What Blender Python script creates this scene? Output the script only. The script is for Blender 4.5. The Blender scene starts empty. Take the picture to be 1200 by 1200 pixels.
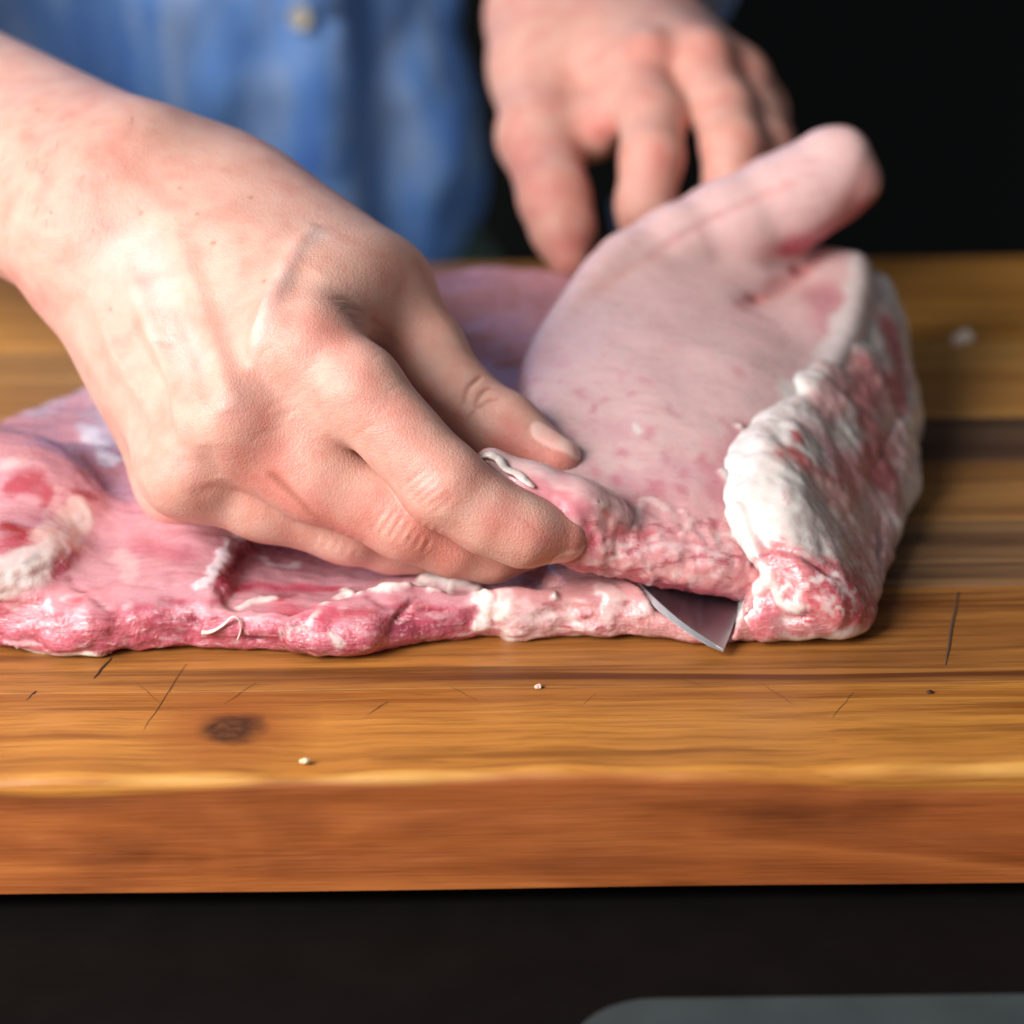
import bpy, math, random
import numpy as np
from mathutils import Vector, Matrix

random.seed(4); np.random.seed(4)
sc = bpy.context.scene
col = sc.collection

# ------------------------------------------------------------------ camera
PITCH, ROLL = math.radians(24.0), math.radians(-0.7)
FPX = 3055.0                                   # focal length in pixels of the 1200 px photograph
CAM = np.array([0.0, -0.503, 0.2875])
_f = np.array([0, math.cos(PITCH), -math.sin(PITCH)])
_r = np.array([1.0, 0, 0]); _u = np.cross(_r, _f)
_r, _u = (math.cos(ROLL) * _r + math.sin(ROLL) * _u), (-math.sin(ROLL) * _r + math.cos(ROLL) * _u)
cd = bpy.data.cameras.new('camera'); cam = bpy.data.objects.new('camera', cd); col.objects.link(cam)
cam.matrix_world = Matrix(((_r[0], _u[0], -_f[0], CAM[0]), (_r[1], _u[1], -_f[1], CAM[1]), (_r[2], _u[2], -_f[2], CAM[2]), (0, 0, 0, 1)))
cd.sensor_fit = 'HORIZONTAL'; cd.sensor_width = 24.0; cd.lens = 24.0 * FPX / 1200.0
cd.clip_start = 0.02; cd.clip_end = 30
cd.dof.use_dof = True; cd.dof.focus_distance = 0.612; cd.dof.aperture_fstop = 4.6
cd.dof.aperture_blades = 0
sc.camera = cam

# ------------------------------------------------------------------ world, lamps, exposure
w = bpy.data.worlds.new('World'); sc.world = w; w.use_nodes = True
w.node_tree.nodes['Background'].inputs[0].default_value = (0.88, 0.94, 1.0, 1)
w.node_tree.nodes['Background'].inputs[1].default_value = 0.14


def area(name, loc, target, size, power, color):
    l = bpy.data.lights.new(name, 'AREA'); l.shape = 'RECTANGLE'; l.size, l.size_y = size
    l.energy = power; l.color = color
    o = bpy.data.objects.new(name, l); col.objects.link(o); o.location = loc
    o.rotation_euler = (Vector(target) - Vector(loc)).to_track_quat('-Z', 'Y').to_euler()
    return o


area('window_light', (-0.66, -0.50, 0.58), (-0.02, 0.10, 0.02), (0.50, 0.55), 19.0, (1.0, 0.985, 0.975))
sc.view_settings.view_transform = 'Standard'; sc.view_settings.look = 'None'
sc.view_settings.exposure = 0.14; sc.view_settings.gamma = 1.0
sc.cycles.use_denoising = True
sc.cycles.sample_clamp_indirect = 4.0
sc.cycles.max_bounces = 6; sc.cycles.diffuse_bounces = 3; sc.cycles.glossy_bounces = 3; sc.cycles.transmission_bounces = 2
sc.cycles.adaptive_threshold = 0.02


def srgb(r, g, b):
    c = np.array([r, g, b], float) / 255
    return np.where(c <= 0.04045, c / 12.92, ((c + 0.055) / 1.055) ** 2.4)


def P(px, py, y=None, z=None):
    """point on the ray through a pixel of the photograph, at world depth y or height z"""
    d = _f + _r * (px - 600) / FPX - _u * (py - 600) / FPX
    t = (y - CAM[1]) / d[1] if y is not None else (z - CAM[2]) / d[2]
    return CAM + d * t


def proj(v):
    q = np.asarray(v) - CAM
    dz = q @ _f
    return 600 + FPX * (q @ _r) / dz, 600 - FPX * (q @ _u) / dz, dz


# ------------------------------------------------------------------ noise
def _hash(ix, iy, iz, seed):
    n = (ix.astype(np.int64) * 73856093) ^ (iy.astype(np.int64) * 19349663) ^ (iz.astype(np.int64) * 83492791) ^ (seed * 2654435761)
    n = (n ^ (n >> 13)) & 0xffffffff
    n = (n * 1274126177) & 0xffffffff
    n = (n ^ (n >> 16)) & 0xffffffff
    n = (n * 2246822519) & 0xffffffff
    return ((n ^ (n >> 15)) & 0xffffff) / float(0xffffff)


def vnoise(p, seed=0):
    i = np.floor(p).astype(np.int64); f = p - i; f = f * f * f * (f * (f * 6 - 15) + 10)
    x, y, z = i[:, 0], i[:, 1], i[:, 2]; fx, fy, fz = f[:, 0], f[:, 1], f[:, 2]
    r = 0
    for a in (0, 1):
        for b in (0, 1):
            for c in (0, 1):
                r = r + _hash(x + a, y + b, z + c, seed) * (fx if a else 1 - fx) * (fy if b else 1 - fy) * (fz if c else 1 - fz)
    return r * 2 - 1


_ROT = np.array(Matrix.Rotation(0.9, 3, Vector((0.4, 0.7, -0.6)).normalized()))


def fbm(p, scale, octaves=3, seed=0, gain=0.5):
    p = np.asarray(p) / scale; s = 0; a = 1.0; t = 0; p = p @ _ROT
    for k in range(octaves):
        s = s + a * vnoise(p + 17.3 * k, seed + k); t += a; p = (p * 2.03) @ _ROT; a *= gain
    return s / t


def sstep(e0, e1, x):
    t = np.clip((x - e0) / (e1 - e0), 0, 1); return t * t * (3 - 2 * t)


# ------------------------------------------------------------------ implicit surfaces on a grid
class Field:
    def __init__(s, lo, hi, h):
        s.lo = np.array(lo, float); s.h = h
        s.n = np.ceil((np.array(hi) - s.lo) / h).astype(int) + 1
        s.F = np.full(s.n, 0.02, np.float32)

    def box(s, lo, hi):
        a = np.clip(np.floor((np.asarray(lo) - s.lo) / s.h).astype(int), 0, s.n)
        b = np.clip(np.ceil((np.asarray(hi) - s.lo) / s.h).astype(int) + 1, 0, s.n)
        if np.any(b <= a): return None
        g = [(s.lo[k] + s.h * np.arange(a[k], b[k])).astype(np.float32) for k in range(3)]
        return (slice(a[0], b[0]), slice(a[1], b[1]), slice(a[2], b[2])), g[0][:, None, None], g[1][None, :, None], g[2][None, None, :]

    def put(s, sl, d, k):
        A = s.F[sl]
        if k <= 0: s.F[sl] = np.minimum(A, d)
        else:
            hh = np.maximum(k - np.abs(A - d), 0) / k
            s.F[sl] = np.minimum(A, d) - hh * hh * k * 0.25

    def cut(s, sl, d, k):
        A = s.F[sl]
        hh = np.maximum(k - np.abs(A - d), 0) / k
        s.F[sl] = np.maximum(A, d) + hh * hh * k * 0.25

    def cap(s, a, b, ra, rb, k=0.004):
        a = np.asarray(a); b = np.asarray(b); m = max(ra, rb) + k + 3 * s.h
        q = s.box(np.minimum(a, b) - m, np.maximum(a, b) + m)
        if q is None: return
        sl, X, Y, Z = q; d = (b - a).astype(np.float32); L = float(d @ d) + 1e-12
        x, y, z = X - a[0].astype(np.float32), Y - np.float32(a[1]), Z - np.float32(a[2])
        t = np.clip((x * d[0] + y * d[1] + z * d[2]) / L, 0, 1)
        dist = np.sqrt((x - t * d[0]) ** 2 + (y - t * d[1]) ** 2 + (z - t * d[2]) ** 2) - (ra + (rb - ra) * t)
        s.put(sl, dist.astype(np.float32), k)

    def chain(s, pts, rad, k=0.004):
        for i in range(len(pts) - 1): s.cap(pts[i], pts[i + 1], rad[i], rad[i + 1], k)

    def ell(s, c, r, k=0.004, R=None):
        c = np.asarray(c); r = np.asarray(r, float); m = r.max() + k + 3 * s.h
        q = s.box(c - m, c + m)
        if q is None: return
        sl, X, Y, Z = q; x, y, z = X - c[0], Y - c[1], Z - c[2]
        if R is not None:
            x, y, z = (R[0][0] * x + R[0][1] * y + R[0][2] * z, R[1][0] * x + R[1][1] * y + R[1][2] * z, R[2][0] * x + R[2][1] * y + R[2][2] * z)
        k0 = np.sqrt((x / r[0]) ** 2 + (y / r[1]) ** 2 + (z / r[2]) ** 2)
        k1 = np.sqrt((x / r[0] ** 2) ** 2 + (y / r[1] ** 2) ** 2 + (z / r[2] ** 2) ** 2) + 1e-9
        s.put(sl, (k0 * (k0 - 1) / k1).astype(np.float32), k)

    def spheres(s, pts, rad):
        for p, r in zip(pts, rad):
            m = r + 2.5 * s.h; q = s.box(p - m, p + m)
            if q is None: continue
            sl, X, Y, Z = q
            d = np.sqrt((X - p[0]) ** 2 + (Y - p[1]) ** 2 + (Z - p[2]) ** 2) - r
            s.F[sl] = np.minimum(s.F[sl], d.astype(np.float32))

    def nets(s):
        F = s.F; S = F < 0; n = s.n
        c = np.zeros(n - 1, np.uint8)
        for a in (0, 1):
            for b in (0, 1):
                for d in (0, 1):
                    c += S[a:n[0] - 1 + a, b:n[1] - 1 + b, d:n[2] - 1 + d]
        act = (c > 0) & (c < 8); I = np.argwhere(act)
        idx = np.full(n - 1, -1, np.int32); idx[act] = np.arange(len(I))
        acc = np.zeros((len(I), 3)); cnt = np.zeros(len(I))
        val = {}
        for a in (0, 1):
            for b in (0, 1):
                for d in (0, 1): val[a, b, d] = F[I[:, 0] + a, I[:, 1] + b, I[:, 2] + d]
        for p in val:
            for ax in range(3):
                if p[ax]: continue
                q = list(p); q[ax] = 1; q = tuple(q); va, vb = val[p], val[q]
                m = (va < 0) != (vb < 0); t = np.where(m, va / np.where(m, va - vb, 1), 0)
                pos = np.tile(np.array(p, float), (len(I), 1)); pos[:, ax] = t
                acc[m] += pos[m]; cnt[m] += 1
        V = s.lo + s.h * (I + acc / cnt[:, None])
        Q = []
        for ax in range(3):
            o1, o2 = (ax + 1) % 3, (ax + 2) % 3
            lo = [slice(None)] * 3; hi = [slice(None)] * 3
            lo[ax] = slice(0, n[ax] - 1); hi[ax] = slice(1, n[ax])
            A, B = S[tuple(lo)], S[tuple(hi)]
            E = np.argwhere(A != B)
            E = E[(E[:, o1] > 0) & (E[:, o2] > 0) & (E[:, o1] < n[o1] - 1) & (E[:, o2] < n[o2] - 1)]
            inside = S[E[:, 0], E[:, 1], E[:, 2]]

            def at(d1, d2):
                e = E.copy(); e[:, o1] += d1; e[:, o2] += d2
                return idx[e[:, 0], e[:, 1], e[:, 2]]
            q = np.stack([at(-1, -1), at(0, -1), at(0, 0), at(-1, 0)], 1)
            q[~inside] = q[~inside][:, ::-1]
            Q.append(q)
        return V, np.concatenate(Q)


def smooth(V, Q, it=2, lam=0.5):
    a = np.concatenate([Q[:, i] for i in range(4)]); b = np.concatenate([Q[:, (i + 1) % 4] for i in range(4)])
    for _ in range(it):
        s = np.zeros_like(V); c = np.zeros(len(V))
        for k in range(3):
            s[:, k] = np.bincount(a, V[b, k], len(V)) + np.bincount(b, V[a, k], len(V))
        c = np.bincount(a, minlength=len(V)) + np.bincount(b, minlength=len(V))
        V = V + lam * (s / np.maximum(c, 1)[:, None] - V)
    return V


def normals(V, Q):
    fn = np.cross(V[Q[:, 2]] - V[Q[:, 0]], V[Q[:, 3]] - V[Q[:, 1]])
    N = np.zeros_like(V)
    for i in range(4):
        for k in range(3): N[:, k] += np.bincount(Q[:, i], fn[:, k], len(V))
    return N / (np.linalg.norm(N, axis=1, keepdims=True) + 1e-20)


def seg_dist(V, pts):
    """distance of every vertex to a polyline, and the position along it (0..1)"""
    D = np.full(len(V), 1e9); T = np.zeros(len(V)); pts = np.asarray(pts); n = len(pts) - 1
    for i in range(n):
        a, d = pts[i], pts[i + 1] - pts[i]
        t = np.clip(((V - a) @ d) / (d @ d + 1e-12), 0, 1)
        q = np.linalg.norm(V - a - t[:, None] * d, axis=1)
        m = q < D; D[m] = q[m]; T[m] = (i + t[m]) / n
    return D, T


class Surf:
    """a surface with paint: vertices, quads, colour, wetness and extra masks"""
    def __init__(s, V, Q, base):
        s.V, s.Q = V, Q; s.N = normals(V, Q)
        s.px, s.py, s.dz = proj(V)
        s.C = np.tile(np.asarray(base, float), (len(V), 1)); s.M = {}

    def hit(s, x, y):
        for r in (5, 9, 16, 30, 60):
            m = np.where((np.abs(s.px - x) < r) & (np.abs(s.py - y) < r))[0]
            if len(m):
                z0 = s.dz[m].min(); c = m[s.dz[m] < z0 + 0.006]
                return s.V[c[np.argmin((s.px[c] - x) ** 2 + (s.py[c] - y) ** 2)]]
        return P(x, y, y=0.07)

    def line(s, pts, n=4):
        out = []
        for i in range(len(pts) - 1):
            for j in range(n):
                t = j / n; out.append(s.hit(pts[i][0] * (1 - t) + pts[i + 1][0] * t, pts[i][1] * (1 - t) + pts[i + 1][1] * t))
        out.append(s.hit(*pts[-1])); out = np.array(out)
        for _ in range(2): out[1:-1] = (out[:-2] + 2 * out[1:-1] + out[2:]) / 4
        return out

    def refresh(s):
        s.N = normals(s.V, s.Q); s.px, s.py, s.dz = proj(s.V)

    def near(s, pts, r):
        pts = np.asarray(pts); lo, hi = pts.min(0) - r, pts.max(0) + r
        return np.where(np.all((s.V > lo) & (s.V < hi), axis=1))[0]

    def mask(s, pts, width, ragged=0.0, rs=None, taper=False, sharp=0.0, seed=1, n=4, soft=False):
        """0..1 weight round a line or dab given in picture points, on this surface"""
        L = s.line(pts, n) if len(pts) > 1 else np.array([s.hit(*pts[0])] * 2) + np.array([[0, 0, 0], [1e-5, 0, 0]])
        R = width * (2.2 + ragged); i = s.near(L, R)
        D, T = seg_dist(s.V[i], L)
        if ragged: D = D + ragged * width * fbm(s.V[i], rs or max(0.0016, 1.4 * width), 3, seed)
        if soft: return i, np.exp(-2.5 * (D / width) ** 2) * (np.sin(np.pi * np.clip(T, 0, 1)) ** 0.7 if taper and len(pts) > 1 else 1)
        wd = width * (np.sin(np.pi * np.clip(T, 0.03, 0.97)) ** 0.6 if taper else 1)
        return i, 1 - sstep(wd * sharp, wd, D)

    def bump(s, pts, width, height, taper=True, ragged=0.0, **k):
        i, m = s.mask(pts, width, ragged, taper=taper, soft=True, **k)
        s.V[i] += s.N[i] * (m * height)[:, None]

    def paint(s, pts, width, c, a=1.0, ragged=0.6, **k):
        i, m = s.mask(pts, width, ragged, **k); m = (m * a)[:, None]
        s.C[i] = s.C[i] * (1 - m) + np.asarray(c) * m

    def attr(s, name, pts, width, a=1.0, ragged=0.0, **k):
        A = s.M.setdefault(name, np.zeros(len(s.V)))
        i, m = s.mask(pts, width, ragged, **k); A[i] = np.maximum(A[i], m * a)


def add_mesh(name, V, Q, mat, parent=None, C=None, M=None, smooth_shade=True):
    me = bpy.data.meshes.new(name)
    if isinstance(Q, np.ndarray):
        me.vertices.add(len(V)); me.vertices.foreach_set('co', np.ascontiguousarray(V, np.float32).ravel())
        k = Q.shape[1]
        me.loops.add(Q.size); me.loops.foreach_set('vertex_index', Q.ravel().astype(np.int32))
        me.polygons.add(len(Q)); me.polygons.foreach_set('loop_start', np.arange(0, Q.size, k, dtype=np.int32))
        me.update(calc_edges=True); me.validate()
    else:
        me.from_pydata([tuple(v) for v in V], [], Q); me.update()
    if smooth_shade: me.polygons.foreach_set('use_smooth', np.ones(len(me.polygons), bool))
    if C is not None:
        a = me.color_attributes.new('tint', 'FLOAT_COLOR', 'POINT')
        a.data.foreach_set('color', np.concatenate([np.clip(C, 0, 1), np.ones((len(C), 1))], 1).astype(np.float32).ravel())
    for n, v in (M or {}).items():
        a = me.attributes.new(n, 'FLOAT', 'POINT'); a.data.foreach_set('value', v.astype(np.float32))
    o = bpy.data.objects.new(name, me); col.objects.link(o)
    if mat: me.materials.append(mat)
    if parent: o.parent = parent
    return o


def tag(o, label=None, cat=None, group=None, kind=None):
    for k, v in (('label', label), ('category', cat), ('group', group), ('kind', kind)):
        if v: o[k] = v
    return o


def empty(name, loc=(0, 0, 0)):
    o = bpy.data.objects.new(name, None); o.empty_display_size = 0.02; col.objects.link(o); o.location = loc
    return o


# ------------------------------------------------------------------ materials
class NT:
    def __init__(s, name):
        s.m = bpy.data.materials.new(name); s.m.use_nodes = True
        s.t = s.m.node_tree; s.b = s.t.nodes['Principled BSDF']

    def n(s, typ, ins=None, **props):
        x = s.t.nodes.new(typ)
        for k, v in props.items(): setattr(x, k, v)
        for k, v in (ins or {}).items(): s.put(x.inputs[k], v)
        return x

    def put(s, sock, v):
        if isinstance(v, bpy.types.NodeSocket): s.t.links.new(v, sock)
        elif v is not None:
            if sock.type == 'RGBA' and len(v) == 3: v = tuple(v) + (1,)
            sock.default_value = v

    def noise(s, scale, detail=3, vec=None, rough=0.5, dist=0.0):
        return s.n('ShaderNodeTexNoise', {'Scale': scale, 'Detail': detail, 'Roughness': rough, 'Distortion': dist, 'Vector': vec}).outputs['Fac']

    def ramp(s, fac, stops):
        r = s.n('ShaderNodeValToRGB', {'Fac': fac}); e = r.color_ramp.elements
        while len(e) < len(stops): e.new(0.5)
        for q, (p, c) in zip(e, stops): q.position = p; q.color = tuple(c) + (1,) if len(c) == 3 else c
        return r.outputs['Color']

    def mix(s, fac, a, b, blend='MIX'):
        x = s.n('ShaderNodeMix', data_type='RGBA', blend_type=blend)
        s.put(x.inputs[0], fac); s.put(x.inputs[6], a); s.put(x.inputs[7], b)
        return x.outputs[2]

    def math(s, op, a, b=None, clamp=False):
        x = s.n('ShaderNodeMath', operation=op, use_clamp=clamp); s.put(x.inputs[0], a)
        if b is not None: s.put(x.inputs[1], b)
        return x.outputs[0]

    def maprange(s, v, a, b, c=0.0, d=1.0):
        return s.n('ShaderNodeMapRange', {0: v, 1: a, 2: b, 3: c, 4: d}).outputs[0]

    def coord(s, which='Object', scale=(1, 1, 1), loc=(0, 0, 0), rot=(0, 0, 0)):
        c = s.n('ShaderNodeTexCoord').outputs[which]
        return s.n('ShaderNodeMapping', {'Vector': c, 'Scale': scale, 'Location': loc, 'Rotation': rot}).outputs[0]

    def attr(s, name, out='Fac'):
        return s.n('ShaderNodeAttribute', attribute_name=name).outputs[out]

    def bump(s, height, strength, dist, normal=None):
        return s.n('ShaderNodeBump', {'Height': height, 'Strength': strength, 'Distance': dist, 'Normal': normal}).outputs[0]

    def set(s, **k):
        for a, v in k.items(): s.put(s.b.inputs[a.replace('_', ' ')], v)
        return s.m


def flat(name, c, rough=0.6, **k):
    t = NT(name); return t.set(Base_Color=tuple(c), Roughness=rough, **k)


def skin_material():
    t = NT('skin'); v = t.coord()
    tint = t.attr('tint', 'Color'); nail = t.attr('nail')
    mott = t.noise(140, 4, v); fine = t.noise(900, 3, v)
    c = t.mix(0.30, tint, t.ramp(mott, [(0.3, (0.30, 0.22, 0.19)), (0.5, (0.5, 0.5, 0.5)), (0.72, (0.68, 0.72, 0.72))]), 'OVERLAY')
    c = t.mix(t.maprange(fine, 0.62, 0.75, 0, 0.18), c, srgb(190, 110, 92))
    vor = t.n('ShaderNodeTexVoronoi', {'Vector': v, 'Scale': 1100.0}, feature='DISTANCE_TO_EDGE').outputs['Distance']
    h = t.math('ADD', t.math('MULTIPLY', t.maprange(vor, 0.0, 0.25), 0.5), t.math('MULTIPLY', fine, 0.8))
    h = t.math('ADD', h, t.math('MULTIPLY', mott, 1.5))
    b = t.bump(h, t.maprange(nail, 0, 1, 0.28, 0.0), 0.0005)
    return t.set(Base_Color=c, Roughness=t.maprange(nail, 0, 1, 0.50, 0.25), Subsurface_Weight=0.85, Subsurface_Radius=(1.0, 0.42, 0.25),
                 Subsurface_Scale=0.0022, Specular_IOR_Level=0.42, Normal=b)


def meat_material(name, fibre_rot=(0, 0, 0), wet=0.34, bump_k=1.0, fleck=0.5, var=0.5):
    t = NT(name); v = t.coord()
    tint = t.attr('tint', 'Color'); fat = t.attr('fat'); raw = t.attr('raw')
    warp = t.n('ShaderNodeVectorMath', {0: t.n('ShaderNodeTexNoise', {'Scale': 120.0, 'Detail': 2.0, 'Vector': v}).outputs['Color'], 1: (0.004, 0.004, 0.004)}, operation='MULTIPLY').outputs[0]
    wv = t.n('ShaderNodeVectorMath', {0: v, 1: warp}, operation='ADD').outputs[0]
    fv = t.n('ShaderNodeMapping', {'Vector': wv, 'Scale': (0.16, 1, 1), 'Rotation': fibre_rot}).outputs[0]
    fib = t.noise(900, 5, fv, 0.65); fib2 = t.noise(420, 3, fv, 0.55); mid = t.noise(230, 5, wv, 0.62); big = t.noise(60, 3, v)
    gran = t.n('ShaderNodeTexVoronoi', {'Vector': wv, 'Scale': 900.0, 'Randomness': 1.0}).outputs['Distance']
    tex = t.maprange(raw, 0, 1, 0.28, 1.0)
    lean = t.math('MULTIPLY', t.math('SUBTRACT', 1.0, fat, True), tex)
    c = t.mix(t.math('MULTIPLY', lean, var), tint, t.ramp(mid, [(0.25, (0.20, 0.13, 0.14)), (0.5, (0.5, 0.5, 0.5)), (0.75, (0.74, 0.77, 0.77))]), 'OVERLAY')
    c = t.mix(t.math('MULTIPLY', t.maprange(fib, 0.56, 0.66), t.math('MULTIPLY', lean, fleck)), c, srgb(240, 208, 206))
    c = t.mix(t.math('MULTIPLY', t.maprange(fib2, 0.44, 0.34), t.math('MULTIPLY', lean, 0.65)), c, srgb(164, 48, 72))
    c = t.mix(t.math('MULTIPLY', t.maprange(gran, 0.25, 0.05), t.math('MULTIPLY', t.maprange(big, 0.5, 0.62), t.math('MULTIPLY', lean, 0.6))), c, srgb(240, 214, 212))
    c = t.mix(t.math('MULTIPLY', t.maprange(t.noise(300, 4, wv, 0.6), 0.55, 0.68), t.math('MULTIPLY', fat, 0.30)), c, srgb(226, 168, 160))
    h = t.math('ADD', t.math('MULTIPLY', fib, 0.9), t.math('ADD', t.math('MULTIPLY', mid, 0.8), t.math('MULTIPLY', t.math('MULTIPLY', gran, raw), -0.25)))
    b = t.bump(h, t.math('MULTIPLY', t.math('MULTIPLY', tex, t.maprange(fat, 0, 1, 1.0, 0.45)), 0.60 * bump_k), 0.0011)
    sparkle = t.noise(420, 3, v)
    rg = t.math('ADD', t.maprange(sparkle, 0.3, 0.7, wet - 0.10, wet + 0.16), t.math('MULTIPLY', fat, 0.05))
    return t.set(Base_Color=c, Roughness=rg, Subsurface_Weight=0.5, Subsurface_Radius=(1.0, 0.30, 0.25),
                 Subsurface_Scale=t.maprange(fat, 0, 1, 0.0016, 0.0032), Specular_IOR_Level=0.5, Normal=b, Coat_Weight=t.maprange(raw, 0, 1, 0.18, 0.75), Coat_Roughness=0.10, Coat_Normal=b)


def wood_material(name, light, dark, seed, side=None):
    """one stave of the board: long grain along x"""
    t = NT(name)
    g = t.coord(scale=(0.07, 1.0, 1.0), loc=(seed * 3.1, seed * 1.7, seed))
    g2 = t.coord(scale=(0.035, 1.0, 1.0), loc=(seed * 1.1, seed * 2.7, 0))
    wob = t.noise(14, 3, g)
    band = t.noise(95, 3, g2, 0.55, 0.6); fine = t.noise(520, 3, g, 0.6); pore = t.noise(1500, 2, t.coord(scale=(0.03, 1, 1), loc=(seed, 0, 0)))
    big = t.noise(22, 3, g2, 0.5, 1.0)
    mid = (np.array(light) * 0.6 + np.array(dark) * 0.4)
    c = t.ramp(band, [(0.32, dark), (0.47, mid), (0.62, light), (0.8, np.array(light) * 1.15)])
    c = t.mix(t.maprange(big, 0.35, 0.65, 0.0, 0.55), c, tuple(np.array(dark) * 0.9 + np.array([0.02, 0, 0])))
    c = t.mix(t.maprange(fine, 0.45, 0.72, 0, 0.5), c, tuple(np.array(dark) * 0.6))
    ring = t.noise(240, 2, g2, 0.5, 0.3)
    c = t.mix(t.maprange(ring, 0.60, 0.70, 0, 0.55), c, tuple(np.array(dark) * 0.55))
    c = t.mix(t.maprange(ring, 0.40, 0.30, 0, 0.4), c, tuple(np.array(light) * 1.2))
    c = t.mix(t.maprange(pore, 0.66, 0.74, 0, 0.5), c, tuple(np.array(dark) * 0.3))
    h = t.math('ADD', t.math('MULTIPLY', fine, 0.6), t.math('MULTIPLY', pore, -0.6))
    b = t.bump(h, 0.35, 0.0008)
    return t, c, b


WOOD = {}
SKIN = skin_material()

# ------------------------------------------------------------------ the setting
def box_mesh(name, lo, hi, mat, parent=None, bevel=0.0, seg=2):
    (x0, y0, z0), (x1, y1, z1) = lo, hi
    V = [(x0, y0, z0), (x1, y0, z0), (x1, y1, z0), (x0, y1, z0), (x0, y0, z1), (x1, y0, z1), (x1, y1, z1), (x0, y1, z1)]
    o = add_mesh(name, V, [(0, 3, 2, 1), (4, 5, 6, 7), (0, 1, 5, 4), (1, 2, 6, 5), (2, 3, 7, 6), (3, 0, 4, 7)], mat, parent, smooth_shade=False)
    if bevel:
        m = o.modifiers.new('bevel', 'BEVEL'); m.width = bevel; m.segments = seg; m.limit_method = 'ANGLE'
    return o


BT = 0.0305                                   # board thickness
ctr = NT('counter'); cn = ctr.noise(60, 4, ctr.coord())
ctr.set(Base_Color=ctr.ramp(cn, [(0.3, srgb(9, 7, 6)), (0.7, srgb(14, 11, 10))]), Roughness=0.7, Specular_IOR_Level=0.10)
counter = box_mesh('counter_floor', (-1.2, -0.42, -BT - 0.065), (1.2, 0.42, -BT - 0.0045), ctr.m, bevel=0.004)
counter.name = 'countertop'; tag(counter, 'near black countertop under the wooden board', 'countertop', kind='structure')
wallm = flat('dark_wall', srgb(11, 12, 11), 0.9)
wl = box_mesh('back_wall', (-3, 1.9, -1.2), (3, 1.96, 2.2), wallm); tag(wl, 'black wall behind the cook', 'wall', kind='structure')

# ------------------------------------------------------------------ cutting board
board = tag(empty('cutting_board', (0, 0.178, -BT)), 'thick laminated wooden cutting board under the raw pork', 'cutting board')
BX0, BX1 = -0.30, 0.31
edges = [0.0, 0.041, 0.093, 0.134, 0.175, 0.207, 0.272, 0.357]
tones = [((210, 142, 62), (140, 78, 26)), ((198, 132, 62), (98, 54, 24)), ((150, 112, 74), (88, 62, 44)), ((170, 122, 70), (120, 80, 44)),
         ((120, 94, 70), (78, 58, 44)), ((206, 152, 82), (160, 108, 54)), ((214, 152, 74), (170, 112, 46))]


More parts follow.
